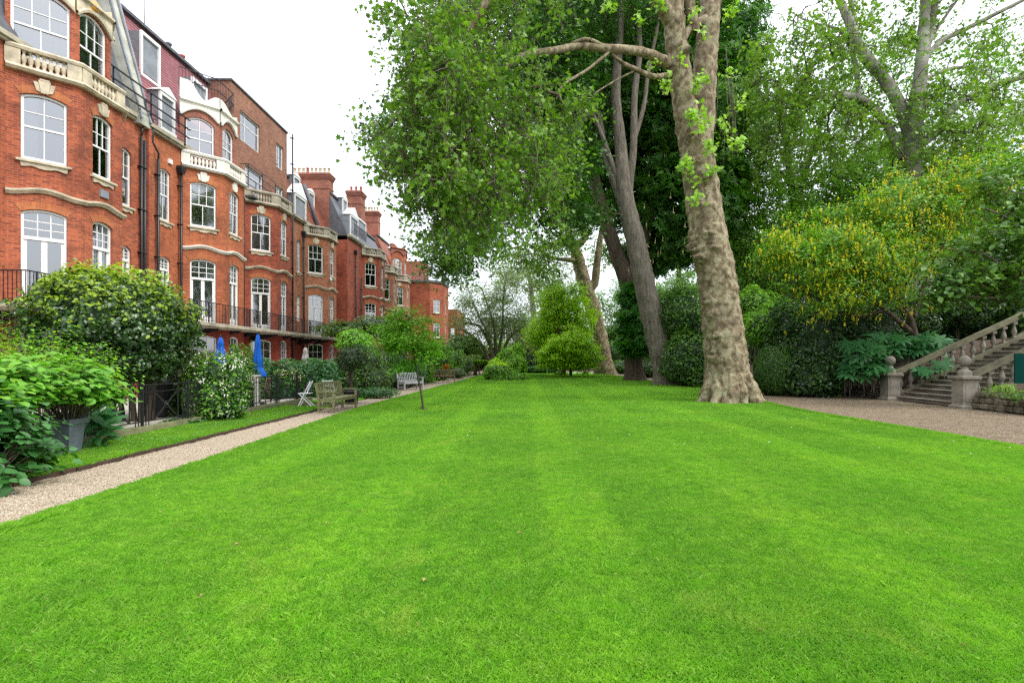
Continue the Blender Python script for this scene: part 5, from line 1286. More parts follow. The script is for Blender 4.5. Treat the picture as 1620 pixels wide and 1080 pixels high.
# trees closing the view between the trunks and on the far right
D=80
bgtree('lime_tree', 'light green trees seen between the chestnut and the burred plane', W(1060,580,D)[:2]+(0,), [([P_(1062,590,D),P_(1066,500,D),P_(1074,440,D),P_(1072,380,D)],[.5,.45,.35,.2])], [B(1060,480,D,50,50,170,5),B(1020,510,D,40,50,140,5),B(1100,480,D,50,60,170,5),B(975,490,D+5,40,50,110,5),B(1060,535,D,80,35,220,5),B(960,540,D+5,50,30,120,5),B(1130,530,D-10,50,60,200,4)], 54, 1.1, .32, LG['mid_leaf'], M['bark_dark'], 26, frac=.5)
D=60
bgtree('beech_tree', 'green tree filling the gap right of the burred plane trunk', W(1215,560,D)[:2]+(0,), [([P_(1215,590,D),P_(1212,500,D),P_(1205,420,D)],[.5,.45,.3])], [B(1210,450,D-8,60,70,240,5),B(1180,500,D-8,40,60,140,4),B(1270,440,D-8,60,60,200,5),B(1350,420,D-8,80,80,220,5),B(1450,400,D-8,90,80,240,5),B(1560,360,D-8,100,100,300,5),B(1160,400,D,40,70,120,4)], 52, 1.2, .30, LG['mid_leaf'], M['bark_dark'], 27, frac=.3)
# ---------- shrubs and hedges ----------
def shrub(name, label, blobs, dens, size, mats, tpl='oval', seed=0, cat='shrub', group=None, m=0, stems=None, lump=.18, thick=.3, extra=None, lf=1.6, ground=True, **kw):
    if ground: blobs=[(b[0],b[1],(b[2]+b[5])/2-.03,b[3],b[4],(b[2]+b[5])/2+.03,b[6]) if 0.05 < b[2]-b[5] and zmin_ok(b) else b for b in blobs]
    x,y = blobs[0][0], blobs[0][1]; root = empty(name, (x,y,0), 0, label, cat, group)
    fo = Fol(seed+100); hl = MB(); shrubshell(fo, blobs, dens, size, seed, lump, thick, m, hull=hl, lf=lf, **kw)
    if extra: extra(fo)
    rel(root, fo.build('foliage', tpl, mats)); 
    sb = MB()
    for (bx,by,bz,a,b,c,_) in blobs[:3]:
        for k in range(3):
            q=random.uniform(-.3,.3); sb.tube([(bx+q*.3*a,by,-.05),(bx+q*.6*a,by,bz*.4+.1),(bx+q*a,by+q*b,bz+.2*c)],[.035,.03,.015],6,cap=False)
    for s_ in (stems or []): limb(sb, s_[0], s_[1], 10, .2, .08, 3)
    rel(root, sb.build('stems', M['bark_dark'], fixn=False)); rel(root, hl.build('dark_hull', LG['hull'], fixn=False))
    return root
def zmin_ok(b): return b[1]<75 and b[2]-b[5] < 1.7
def S(px,py,d,rx,ry,rd=None): return B(px,py,d,rx,ry,0,rd)
RG='shrubs on the right-hand bank'
# laurel ball at left, bright new growth on top, stems through the fence
def tips(P,out):
    g=np.random.default_rng(len(P)); pr=np.clip((P[:,2]-1.7)/2.2,0,1)**1.3*.85*np.clip(out[:,2]+.45,0,1); return (g.uniform(size=len(P))<pr).astype(int)
bx0 = W(178,560,13.6)
shrub('laurel_bush', 'large clipped round laurel with dark leaves and yellow-green tips, on bare stems behind the fence', [S(178,506,13.6,106,82,1.8),S(124,520,13.4,60,70,1.3),S(236,520,13.8,62,72,1.4),S(200,570,13.5,76,36,1.1),S(150,462,13.5,60,34,1.1)], 400, .095, [LG['laurel_dark'],LG['laurel_tip']], seed=1, m=tips, lump=.2, thick=.4, up=.45, rnd=.7, lf=3.2, ground=False,
  stems=[([W(214,675,13.6),W(210,640,13.6),W(205,600,13.7),W(190,560,13.7)],[.075,.065,.055,.04]),([W(232,672,13.6),W(238,630,13.6),W(250,590,13.6),W(262,560,13.7)],[.055,.05,.045,.03]),([W(196,674,13.7),W(190,630,13.7),W(170,590,13.7)],[.06,.05,.03]),([W(222,674,13.6),W(224,630,13.6),W(222,590,13.7)],[.07,.06,.04])])
def whites(n, blobs, mi=1, sz=.05, off=0):
    def f(fo):
        C,O=clumps(blobs,n,.93,.1); q=C[:,2]>.15; C=C[q]; O=O[q]
        for k in range(4): fo.add(C+fo.g.normal(0,.035,C.shape)+O*.06, O, sz, mi, up=.1, rnd=.6, outw=1)
    return f
jb=[S(340,588,14.6,46,32,.6),S(372,596,14.6,24,34,.5),S(330,628,14.2,34,34,.5),S(360,636,14.4,26,30,.45),S(312,600,14.8,26,36,.5)]
shrub('jasmine', 'climber full of small white flowers on the fence left of the blue parasol', jb, 420, .07, [LG['mid_leaf'],LG['blossom_white'],LG['dark_leaf'],LG['bright_leaf']], seed=2, m=lambda P,o: np.random.default_rng(3).choice([0,2,3],len(P),p=[.35,.35,.3]), extra=whites(3,[b[:6]+(80,) for b in jb],sz=.038), lump=.2)
hb=[S(415,582,21.5,30,18,.8),S(455,583,22,34,17,.8),S(495,585,22.5,36,18,.8),S(520,588,22.5,18,20,.8),S(430,600,21.5,40,16,.6),S(490,603,22.3,44,18,.6)]
shrub('hedge', 'dark glossy ivy hedge behind the terrace table, under the balcony', hb, 300, .10, [LG['bluegreen_leaf']], seed=3, cat='hedge', lump=.08)
shrub('bay_shrub', 'loose leafy shrub between the two blue parasols', [S(380,572,18,20,26,.7),S(392,595,18,18,22,.6),S(372,560,18,9,16,.4)], 260, .09, [LG['mid_leaf']], seed=4)
shrub('dark_shrub', 'dark rounded shrub with purplish leaves behind the green bench', [S(548,580,24,30,22,1),S(580,572,25,32,26,1),S(545,600,23.6,24,18,.7),S(590,600,24.5,30,20,.8)], 260, .09, [LG['dark_leaf'],LG['purple_leaf'],LG['mid_leaf']], seed=5, m=lambda P,o: np.random.default_rng(1).integers(0,3,len(P)), lump=.2)
shrub('camellia', 'bright green shrub rising behind the dark rounded shrub', [S(560,540,26,26,20,1),S(580,555,26,26,18,1)], 260, .10, [LG['bright_leaf']], seed=6)
shrub('box_mound', 'very dark dense shrub behind the grey bench', [S(622,578,32,32,22,1.0),S(606,596,30.5,26,16,.9),S(648,588,33,24,18,.9)], 220, .10, [LG['dark_leaf'],LG['bluegreen_leaf']], seed=7, m=lambda P,o: np.random.default_rng(2).integers(0,2,len(P)))
shrub('ivy_edging', 'low ivy edging along the bed left of the grey bench', [S(595,618,23,36,7,.5),S(560,616,22.5,12,6,.4)], 260, .07, [LG['bluegreen_leaf']], seed=8, cat='ground cover')
shrub('viburnum', 'loose grey-green shrub below the third brick house, above the dark shrub', [S(548,522,33,36,14,1.6),S(590,516,34,34,14,1.6),S(620,522,36,30,16,1.6)], 90, .15, [LG['olive_leaf'],LG['mid_leaf']], seed=9, m=lambda P,o: np.random.default_rng(2).integers(0,2,len(P)), lump=.4, tpl='oval')
shrub('mixed_border', 'mixed green border shrub by the brown bench at the left path', [S(688,560,43,30,26,1.3),S(668,586,37,22,14,1),S(715,575,48,20,20,1.2)], 160, .12, [LG['bright_leaf'],LG['mid_leaf']], seed=10, m=lambda P,o: np.random.default_rng(3).integers(0,2,len(P)), lump=.3)
def orange(fo):
    P=np.array([W(705+random.uniform(-7,7),580+random.uniform(-4,3),42) for _ in range(60)]); fo.add(P, unit(fo.g.normal(size=P.shape)), .10, 1, up=.3)
shrub('azalea', 'small border shrub with orange flowers beside the brown bench', [S(703,586,42.5,12,8,.6)], 160, .10, [LG['mid_leaf'],LG['blossom_orange']], seed=11, extra=orange)
shrub('fern_border', 'feathery pale green border plants near the end of the left path', [S(725,590,46,14,10,.8),S(735,575,52,16,12,1)], 160, .14, [LG['sage_leaf']], 'blade', seed=12)
shrub('evergreen', 'grey-green evergreen spreading beside the red brick end block', [S(735,545,60,26,18,2.5),S(715,560,55,20,20,2)], 70, .2, [LG['sage_leaf'],LG['mid_leaf']], seed=13, m=lambda P,o: np.random.default_rng(3).integers(0,2,len(P)), lump=.3)
ib=[S(788,590,43,24,17,1.3),S(815,598,43.5,23,9,1.1),S(785,580,44,14,14,.8),S(800,596,42.6,30,11,1.0)]
shrub('island_bush', 'low domed bush standing alone on the lawn beside the left path', ib, 220, .13, [LG['bright_leaf'],LG['mid_leaf'],LG['yellow_leaf']], seed=14, m=lambda P,o: np.where(P[:,2]>1.15,2,np.random.default_rng(1).integers(0,2,len(P))), lump=.15)
shrub('pieris', 'brighter taller shrub rising behind the low domed island bush', [S(808,576,45,22,26,1.3),S(820,560,45.5,14,16,.9),S(800,566,45.5,12,14,.8)], 200, .15, [LG['bright_leaf'],LG['lime_leaf']], seed=15, m=lambda P,o: np.random.default_rng(3).integers(0,2,len(P)), lump=.25)
shrub('low_hedge', 'low dark hedge across the far end of the lawn', [S(845,584,64,22,6,1),S(862,585,64,20,5,1)], 130, .16, [LG['bluegreen_leaf']], seed=16, cat='hedge')
shrub('yew', 'dark shrub under the olive evergreen at the end of the lawn', [S(845,572,67,26,12,2),S(870,575,66,14,12,2)], 90, .2, [LG['dark_leaf']], seed=17)
# tree fern
tf = empty('tree_fern', W(752,580,56)[:2]+(0,), 0, 'tree fern with arching fronds above the far bench', 'tree fern'); q=MB(); q.tube([(0,0,-.05),(0,0,1.4)],[.2,.16],10)
q.build('trunk', M['bark_dark'], tf); fo=Fol(77)
for k in range(26):
    a=k*2.4; L_=random.uniform(1.4,2.2); n=46; t=np.linspace(.1,1,n); px=np.cos(a)*L_*t; py=np.sin(a)*L_*t; pz=1.4+1.0*t-1.25*t*t
    for s_ in (-1,1): fo.P.append(np.stack([px+s_*-np.sin(a)*.12*(1-t),py+s_*np.cos(a)*.12*(1-t),pz],1)); fo.Nn.append(np.tile([0,0,1.],(n,1))); fo.S.append(.30*(1.1-t)); fo.M.append(np.zeros(n,int))
fo.build('fronds','quad',[LG['lime_leaf']],tf,droop=0)
# right-hand bank
shrub('rhododendron', 'dark green shrubs under the trees between the leaning tree and the burred plane', [S(1090,560,33,44,34,2),S(1075,500,35,40,44,2),S(1110,590,32,30,16,1.4),S(1150,520,33,30,50,2),S(1060,560,38,24,36,2)], 150, .14, [LG['dark_leaf'],LG['mid_leaf']], seed=31, m=lambda P,o: np.random.default_rng(3).integers(0,2,len(P)), group=RG, lump=.2)
shrub('fern_bank', 'low dark foliage at the foot of the bank behind the leaning grey tree', [S(985,582,62,26,12,2),S(1025,583,50,26,12,2),S(985,560,70,34,22,2.5)], 90, .2, [LG['mid_leaf'],LG['dark_leaf']], seed=32, m=lambda P,o: np.random.default_rng(3).integers(0,2,len(P)), group=RG, lump=.2)
shrub('lime_shrub', 'light green shrub beside the burred plane trunk, above the clipped dome', [S(1205,520,27,30,26,1.4),S(1230,500,28,30,24,1.5),S(1190,490,30,30,40,1.5)], 190, .12, [LG['bright_leaf'],LG['lime_leaf'],LG['mid_leaf']], seed=33, m=lambda P,o: np.random.default_rng(3).choice(3,len(P),p=[.4,.2,.4]), group=RG, lump=.3)
shrub('clipped_yew', 'clipped fine-leaved green dome between the plane tree and the stone wall', [S(1226,578,24.5,32,34,.95)], 1500, .055, [LG['mid_leaf'],LG['dark_leaf']], 'quad', seed=34, m=lambda P,o: np.random.default_rng(3).integers(0,2,len(P)), group=RG, lump=.05, thick=.1, up=.2, outw=1)
shrub('laurel_mass', 'tall dark laurels behind the clipped dome and low wall', [S(1290,540,24.5,52,50,1.7),S(1250,520,26,44,50,1.6),S(1330,520,25,46,44,1.7),S(1290,585,23.6,50,26,1)], 210, .12, [LG['dark_leaf'],LG['laurel_dark'],LG['mid_leaf']], seed=35, m=lambda P,o: np.random.default_rng(3).choice(3,len(P),p=[.6,.25,.15]), group=RG, lump=.22)
shrub('osmanthus', 'dark evergreen mass under the laburnum above the sloping balustrade', [S(1380,520,25,46,44,1.5),S(1440,500,25.5,56,40,1.5),S(1510,480,26,60,38,1.6),S(1580,450,27,60,50,2),S(1640,430,27,60,60,2)], 200, .11, [LG['dark_leaf'],LG['laurel_dark'],LG['mid_leaf']], seed=36, m=lambda P,o: np.random.default_rng(3).choice(3,len(P),p=[.6,.25,.15]), group=RG, lump=.25, zmin=.5)
shrub('evergreen_mass', 'dark evergreen growth behind the top of the stone steps', [S(1570,520,28,80,44,1.5),S(1480,550,27.5,60,40,1.2),S(1640,500,27,60,60,2)], 130, .13, [LG['dark_leaf']], seed=37, group=RG, lump=.25)
# fatsia over the left balustrade
def fats(seed, cpx, n, label):
    root=None; fo=Fol(seed); sb=MB(); c0=W(*cpx)
    root=empty('fatsia', (c0[0],c0[1],0), 0, label, 'fatsia')
    for (px,py,d,rx,ry,nn) in n:
        for k in range(nn):
            x,y,z=W(px+random.uniform(-rx,rx),py+random.uniform(-ry,ry),d+random.uniform(-.4,.5))
            fo.add(np.array([[x,y,z]]), np.array([[-.5,-.6,.3]]), .46, 0, up=.7, rnd=.45, var=.25); sb.tube([(x,y,z),(x+.15,y+.2,z-.35),(x+.25,y+.35,max(0,z-.8))],[.008,.01,.014],4,cap=False)
    rel(root, fo.build('foliage','palmate',[LG['fig_leaf']],droop=.9)); rel(root, sb.build('stems', M['bark_twig'], fixn=False)); return root
_t=[(0,0,0)]; 
for a in np.linspace(-2.2,2.2,7):
    for (l,w,z) in ((.28,-.10,.02),(.62,-.13,.02),(.98,0,-.12),(.62,.13,.02),(.28,.10,.02)): _t.append((math.sin(a)*l+math.cos(a)*w, .25+math.cos(a)*l-math.sin(a)*w, z))
TPL['palmate']=_poly(_t,[f for k in range(7) for f in ((0,1+5*k,5+5*k),(1+5*k,2+5*k,4+5*k),(1+5*k,4+5*k,5+5*k),(2+5*k,3+5*k,4+5*k))])
fats(51,(1440,560,22),[(1370,565,22.4,32,22,46),(1420,545,22.6,40,16,46),(1470,545,22.6,34,12,30),(1350,588,22.2,16,10,12),(1385,585,22,20,10,14)],'big lobed blue-green leaves spilling over the left stone newel')
fats(52,(1480,590,21.6),[(1465,590,21.4,14,6,6),(1495,576,21.4,8,4,3)],'few lobed leaves poking through the balusters beside the left newel')
fats(53,(150,680,10.2),[(142,668,10.6,16,8,8),(158,690,10.4,12,10,7),(135,650,10.8,10,8,4)],'large rounded leaves at the kerb beside the grey planter')
# left foreground
def stemmy(name,label,base,n,spread,h,leafn,size,mats,tpl,seed,cat='shrub',m=0,up=.8,zb=0,dr=.5,R_=.14,fall=.45):
    root=empty(name,(base[0],base[1],0),0,label,cat); fo=Fol(seed); sb=MB(); g=fo.g
    for k in range(n):
        a=g.uniform(0,2*np.pi); r=spread*math.sqrt(g.uniform(0,1)); hh=h*(1-fall*(r/spread)**2.5)*g.uniform(.8,1.1)
        tip=Vector((base[0]+r*math.cos(a),base[1]+r*math.sin(a),zb+hh)); b0=Vector((base[0]+.2*r*math.cos(a),base[1]+.2*r*math.sin(a),zb))
        mid=b0.lerp(tip,.5)+Vector((0,0,.12*hh)); sb.tube([b0,mid,tip],[.012,.009,.005],5,cap=False)
        t=g.uniform(.35,1.05,leafn)[:,None]; Pp=(np.array(mid)[None]*(1-t)+np.array(tip)[None]*t)+g.normal(0,R_,(leafn,3))*np.array([1,1,.5]); out=unit(Pp-np.array([[base[0],base[1],zb+h*.3]]))
        fo.add(Pp,out,size,m(Pp,out) if callable(m) else m,up=up,rnd=.35,outw=.45)
    rel(root, fo.build('foliage',tpl,mats,droop=dr)); rel(root, sb.build('stems',M['bark_twig'],fixn=False)); return root
TPL['broad']=_poly([(0,0,0),(.24,.14,.05),(.36,.42,.06),(.24,.75,.02),(0,1,-.12),(-.24,.75,.02),(-.36,.42,.06),(-.24,.14,.05),(0,.3,-.01),(0,.65,-.01)],[(0,1,8),(1,2,8),(2,9,8),(2,3,9),(3,4,9),(4,5,9),(5,6,9),(6,8,9),(6,7,8),(7,0,8)])
h1=W(92,690,9.4); h2=W(28,690,8.4)
stemmy('hydrangea','bright green broad-leaved hydrangea growing in the front grey planter',(h1[0]+.1,h1[1]+.1),60,.78,1.12,18,.16,[LG['hydrangea_leaf']],'broad',61,fall=.6,zb=.55)
stemmy('hydrangea','second bright hydrangea in the planter hidden at the left edge',(-8.2,8.5),60,.8,1.15,18,.16,[LG['hydrangea_leaf']],'broad',62,zb=.5)
stemmy('hydrangea','dark green broad-leaved bush low in the left foreground beside the gravel',(-7.15,6.95),110,.92,1.30,22,.14,[LG['bluegreen_leaf'],LG['bright_leaf']],'broad',63,zb=0,fall=.88,m=lambda P,o:((P[:,2]>1.0)&(np.random.default_rng(4).uniform(size=len(P))<.5)).astype(int))
stemmy('hydrangea','second dark broad-leaved bush at the extreme left behind the near one',(-8.0,7.6),80,.9,1.5,22,.14,[LG['bluegreen_leaf'],LG['bright_leaf']],'broad',64,zb=0,fall=.8,m=lambda P,o:(P[:,2]>1.0).astype(int))
stemmy('spindle_shrub','arching light green shrub with small leaves in front of the round laurel',(-10.0,11.2),80,1.5,2.15,46,.075,[LG['bright_leaf'],LG['yellow_leaf']],'oval',65,m=lambda P,o:(np.random.default_rng(5).uniform(size=len(P))<.10).astype(int),R_=.2)
stemmy('spindle_shrub','yellow-tinged light green shrub at the far left under the balcony',(-11.4,10.8),80,1.2,2.2,46,.08,[LG['bright_leaf'],LG['yellow_leaf']],'oval',66,m=lambda P,o:(np.random.default_rng(5).uniform(size=len(P))<.25).astype(int),R_=.2)
stemmy('spindle_shrub','lone taller spray of fresh leaves at the far left edge',(-11.6,12.0),14,.6,3.1,40,.07,[LG['bright_leaf']],'oval',67,R_=.16)
shrub('ground_ivy','low leafy clump on the mossy kerb below the white-flowered climber',[S(285,668,13.4,30,7,.35),S(312,664,13.8,14,7,.3)],400,.08,[LG['bluegreen_leaf']],seed=68,cat='ground cover')
shrub('weeping_shrub','small brownish twiggy shrub behind the fence right of the laurel stems',[S(272,620,15,26,34,.6)],150,.06,[LG['olive_leaf'],LG['mid_leaf']],seed=69,m=lambda P,o: np.random.default_rng(3).integers(0,2,len(P)))
shrub('privet','dark shrubs behind the fence between laurel and white-flowered climber',[S(290,590,15.6,36,34,.8),S(300,630,15.2,34,34,.6)],240,.07,[LG['dark_leaf'],LG['mid_leaf']],seed=70,m=lambda P,o: np.random.default_rng(3).integers(0,2,len(P)))
stemmy('balcony_plant','sprig of pale green leaves in front of the ground floor between the parasols',(W(396,560,19)[0],19.2),10,.35,2.3,26,.09,[LG['bright_leaf']],'oval',71,R_=.1)
# young tree on the lawn edge with a thin leaning stem
yx,yy,_=W(669,648,17.5)
YT=tree('young_tree','young thin-stemmed tree planted in the lawn beside the gravel path', None,(yx,yy,0),None); mb=MB()
st_=limb(mb,[W(670,650,17.5),W(666,620,17.5),W(660,590,17.5),W(655,565,17.5),W(650,535,17.5),W(648,505,17.5)],[.036,.033,.03,.026,.02,.01],10,.15,.05,3); rel(YT,mb.build('trunk',M['bark_dark'],fixn=False)); fo=Fol(81)
C,O=clumps([B(650,535,17.5,48,26,70,.9),B(622,545,17.3,28,16,24,.6),B(676,555,17.5,22,22,26,.6),B(640,497,17.6,32,10,16,.5),B(640,575,17.4,30,14,16,.5),B(612,520,17.5,22,8,9,.4),B(668,508,17.6,22,8,8,.4)],82,.1,.3)
leaves_on(fo,C,O,42,.30,.085,flat=.5,up=1.1,rnd=.4); tw=MB(); twigs(tw,[tuple(p) for p in st_[4:]],C,1,.003,.004,8); rel(YT,tw.build('branches',M['bark_dark'],fixn=False)); rel(YT,fo.build('crown','oval',[LG['bright_leaf']]))
stemmy('weeds','tuft of weeds round the foot of the young tree',(yx,yy),16,.16,.14,6,.04,[LG['bright_leaf']],'oval',83,cat='weeds',R_=.03)
# ivy-like plants right of the steps
stemmy('fern','pale strappy fern on the rubble wall right of the right newel',(W(1590,620,17.2)[0],17.2),26,.5,.5,14,.16,[LG['lime_leaf']],'blade',84,cat='fern',zb=.35,R_=.1)
# far planting: hedge bank reading as one mass
fo=Fol(90)
bl=[]
for k in range(34):
    x=-24+k*2.6+random.uniform(-1,1); y=86+random.uniform(-4,10); h=random.uniform(2.2,4.2)+(1.6 if x>6 else 0); bl.append((x,y,h*.55,random.uniform(2.2,3.6),2.5,h*.7,0))
hl=MB(); shrubshell(fo,bl,34,.36,5,.3,.4,m=lambda P,o:np.random.default_rng(len(P)).integers(0,3,len(P)),hull=hl)
r_=empty('distant_shrubbery',(0,90,0)); tag(r_,'distant band of mixed shrubs beyond the end of the garden','shrubbery',kind='stuff')
rel(r_,fo.build('foliage','tri3',[LG['mid_leaf'],LG['sage_leaf'],LG['lime_leaf']])); rel(r_,hl.build('dark_hull',LG['hull'],fixn=False))
fo=Fol(91); bl=[]
for k in range(26):
    y=24+k*2.6; x=19+ (0 if y>40 else 5)+random.uniform(-1,1.5)+(y-24)*.02; h=random.uniform(4.0,6.5); bl.append((x,y,h*.45,2.4,2.6,h*.65,0))
hl=MB(); shrubshell(fo,bl,40,.26,6,.3,.4,m=lambda P,o:np.random.default_rng(len(P)).integers(0,3,len(P)),hull=hl)
r_=empty('bank_shrubbery',(20,60,0)); tag(r_,'continuous dark shrubbery covering the bank behind the right path','shrubbery',kind='stuff')
rel(r_,fo.build('foliage','tri3',[LG['mid_leaf'],LG['dark_leaf'],LG['dark_leaf']])); rel(r_,hl.build('dark_hull',LG['hull'],fixn=False))
# ---------- stone steps ----------
SX=14.9; Y0,Y1=18.2,21.9; RUN,RISE,NS=.36,.165,15
ss=empty('stone_staircase',(SX,(Y0+Y1)/2,0),0,'weathered stone steps with sloping balustrades climbing the right bank','staircase')
M['stair']=simple('stair_stone',(.18,.16,.125),.85,.45,1.8,bmp=.4,bscale=25); M['newel']=simple('newel_stone',(.22,.195,.155),.85,.35,2.4,bmp=.4,bscale=25); M['mossrail']=simple('mossy_rail_stone',(.14,.13,.08),.9,.4,2.2,bmp=.5)
for k in range(NS):
    q=MB(); x0=SX+.15+RUN*k; z=RISE*(k+1)
    q.box(x0,x0+RUN+.3,Y0+.16,Y1-.16,z-RISE+.002,z-.045); q.extrude([(x0-.05,z-.044),(x0+RUN+.3,z-.044),(x0+RUN+.3,z),(x0-.04,z),(x0-.06,z-.02)],'y',Y0+.163,Y1-.163)
    rel(ss,q.build('step',M['stair']))
SL=RISE/RUN
bme=MB(); bme.box(-.09,.09,-.09,.09,-.06,.05); bme.lathe([(.07,.05),(.07,.08),(.045,.10),(.05,.14),(.095,.24),(.10,.30),(.075,.40),(.05,.50),(.045,.54),(.07,.56),(.07,.59)],n=14); bme.box(-.085,.085,-.085,.085,.59,.70); BM=bme.mesh('baluster',M['newel'],True)
for yy_ in (Y0,Y1):
    st=MB(); e=MB(); xe=SX+.15+RUN*NS
    st.extrude([(SX+.22,.0),(xe,SL*(xe-SX-.22)),(xe,SL*(xe-SX-.22)+.34),(SX+.22,.16+.06)],'y',yy_-.16,yy_+.16); rel(ss,st.build('string_base',M['mossrail']))
    zt=1.0
    e.extrude([(SX+.2,zt),(xe,zt+SL*(xe-SX-.2)),(xe,zt+.13+SL*(xe-SX-.2)),(SX+.2,zt+.13)],'y',yy_-.15,yy_+.15); e.extrude([(SX+.2,zt+.131),(xe,zt+.131+SL*(xe-SX-.2)),(xe,zt+.18+SL*(xe-SX-.2)),(SX+.2,zt+.18)],'y',yy_-.10,yy_+.10); rel(ss,e.build('handrail',M['mossrail']))
    x=SX+.42
    while x<xe-.1:
        b_=link('baluster',BM,ss); b_.location=(x-SX,yy_-(Y0+Y1)/2,.27+SL*(x-SX-.22)); x+=.42
    nw=empty('newel_post',(0,yy_-(Y0+Y1)/2,0)); nw.parent=ss
    q=MB(); q.lathe([(.31,-.05),(.31,.07),(.27,.10),(.245,.12),(.245,.93),(.26,.96),(.32,.99),(.32,1.07),(.29,1.09)],n=4,sq=True,smooth=False)
    for sx,sy in ((-1,0),(0,-1),(1,0),(0,1)):
        if sx: q.box(sx*.246-.008,sx*.246+.008,-.16,.16,.22,.84)
        else: q.box(-.16,.16,sy*.246-.008,sy*.246+.008,.22,.84)
    q.lathe([(.21,1.085),(.21,1.22),(.19,1.25),(.12,1.30),(.09,1.34),(.085,1.40),(.11,1.42)],n=8,smooth=False); q.build('pier',M['newel'],nw)
    q=MB(); r=.19; q.lathe([(max(.01,r*math.sin(math.pi*i/14)),1.59-r*math.cos(math.pi*i/14)) for i in range(15)],n=28); q.build('ball_finial',M['newel'],nw)
# rubble walls
def rock(mb,c,s,seed):
    r_=random.Random(seed); vs=[]; n,m_=8,5; o=Vector((seed*1.3,seed*.7,0))
    for i in range(m_+1):
        th=math.pi*i/m_
        for k in range(n):
            ph=2*math.pi*k/n; q=Vector((math.sin(th)*math.cos(ph),math.sin(th)*math.sin(ph),math.cos(th)))
            sup=Vector([math.copysign(abs(t)**.55,t) for t in q]); e=1+.22*noise.noise(q*1.4+o); vs.append((c[0]+sup.x*s[0]*e,c[1]+sup.y*s[1]*e,c[2]+sup.z*s[2]*e))
    mb.add(vs,[(i*n+k,i*n+(k+1)%n,(i+1)*n+(k+1)%n,(i+1)*n+k) for i in range(m_) for k in range(n)],0,False)
def rubble(label,pts,h,seed):
    mb=MB(); rn=random.Random(seed); k=0; core=MB()
    for a,b in zip(pts[:-1],pts[1:]):
        a=Vector(a); b=Vector(b); L=(b-a).length; u=(b-a)/L; z=0
        mb.bar((a[0]+.28,a[1],h*.42),(b[0]+.28,b[1],h*.42),.3,h*.8)
        while z<h:
            s=0; dz=rn.uniform(.07,.20)
            while s<L:
                ln=rn.uniform(.12,.38); p=a+u*(s+ln/2); rock(mb,(p[0]+rn.uniform(-.03,.04)+z*.1,p[1],z+dz/2),(rn.uniform(.09,.17),ln*rn.uniform(.42,.56),dz*rn.uniform(.45,.62)),k); s+=ln; k+=1
            z+=dz
    return tag(mb.build('rubble_wall',M['rubble'],fixn=False),label,'wall')
rubble('low rough stone retaining wall left of the steps, under the shrubs',[(14.95,22.3),(15.0,30),(14.7,38)],.42,1)
rubble('rough stone wall right of the right newel, under a fern',[(15.0,13.0),(15.05,17.75)],.42,2)
bk=MB(); nx,ny=16,40
vs=[];
for j in range(ny+1):
    for i in range(nx+1):
        x=15.15+i*1.6; y=-5+j*2.5; h=min(2.6,.38+max(0,x-15.2)*.42)+.12*noise.noise(Vector((x,y,0)))
        if 18.0<y<22.2 and x<20: h=min(h,SL*(x-15.3))-.25
        if i == 0: h = .3 if not 18<y<22.2 else -.1
        vs.append((x,y,h))
bk.add(vs,[(j*(nx+1)+i,j*(nx+1)+i+1,(j+1)*(nx+1)+i+1,(j+1)*(nx+1)+i) for j in range(ny) for i in range(nx)],0,True)
tag(bk.build('bank',M['earth'],fixn=False),kind='structure')
sg=empty('sign_board',(W(1625,580,16)[0],16,0),0,'plain dark green board on a post at the right edge beside the steps','sign'); q=MB(); q.box(-.38,.38,-.02,.02,.93,1.82); q.build('board',M['sign'],sg); q=MB(); q.box(.0,.07,.021,.09,-.05,1.7); q.build('post',M['wood_b'],sg)
# ---------- iron fence ----------
fx=-8.38
fe=empty('iron_fence',(fx,12,0),0,'black iron fence with crossed bar panels on the mossy kerb beside the verge','fence')
def fbar(y0,y1,name='panel'):
    q=MB(); z0,z1=.28,1.08
    q.bar((0,y0,z1),(0,y1,z1),.045,.03); q.bar((0,y0,z0),(0,y1,z0),.03,.025); q.bar((0,y0,z1-.16),(0,y1,z1-.16),.02,.02)
    n=2
    for k in range(n): 
        for s_ in (y0+.09+.09*k, y1-.09-.09*k): q.bar((0,s_,.16),(0,s_,z1),.016,.016)
    ya,yb=y0+.36,y1-.36; q.bar((0,ya,z0),(0,yb,z1-.16),.022,.022); q.bar((.001,ya,z1-.16),(.001,yb,z0),.022,.022)
    q.tube([(0.0,(ya+yb)/2+.07*math.cos(a),(z0+z1-.16)/2+.07*math.sin(a)) for a in np.linspace(0,6.28,13)],.014,5)
    q.lathe([(.03,-.03),(.05,0),(.03,.03)],(0,(ya+yb)/2,(z0+z1-.16)/2),8)
    q.bar((0,ya,z0),(0,ya,z1),.02,.02); q.bar((0,yb,z0),(0,yb,z1),.02,.02)
    return q
y=8.6
while y<20.3:
    fp=fbar(y-12,y+1.55-12).build('panel',M['iron'],fe,fixn=False)
    q=MB(); q.box(-.022,.022,y-12-.05,y-12-.002,.1,1.14); q.build('post',M['iron'],fe); y+=1.6
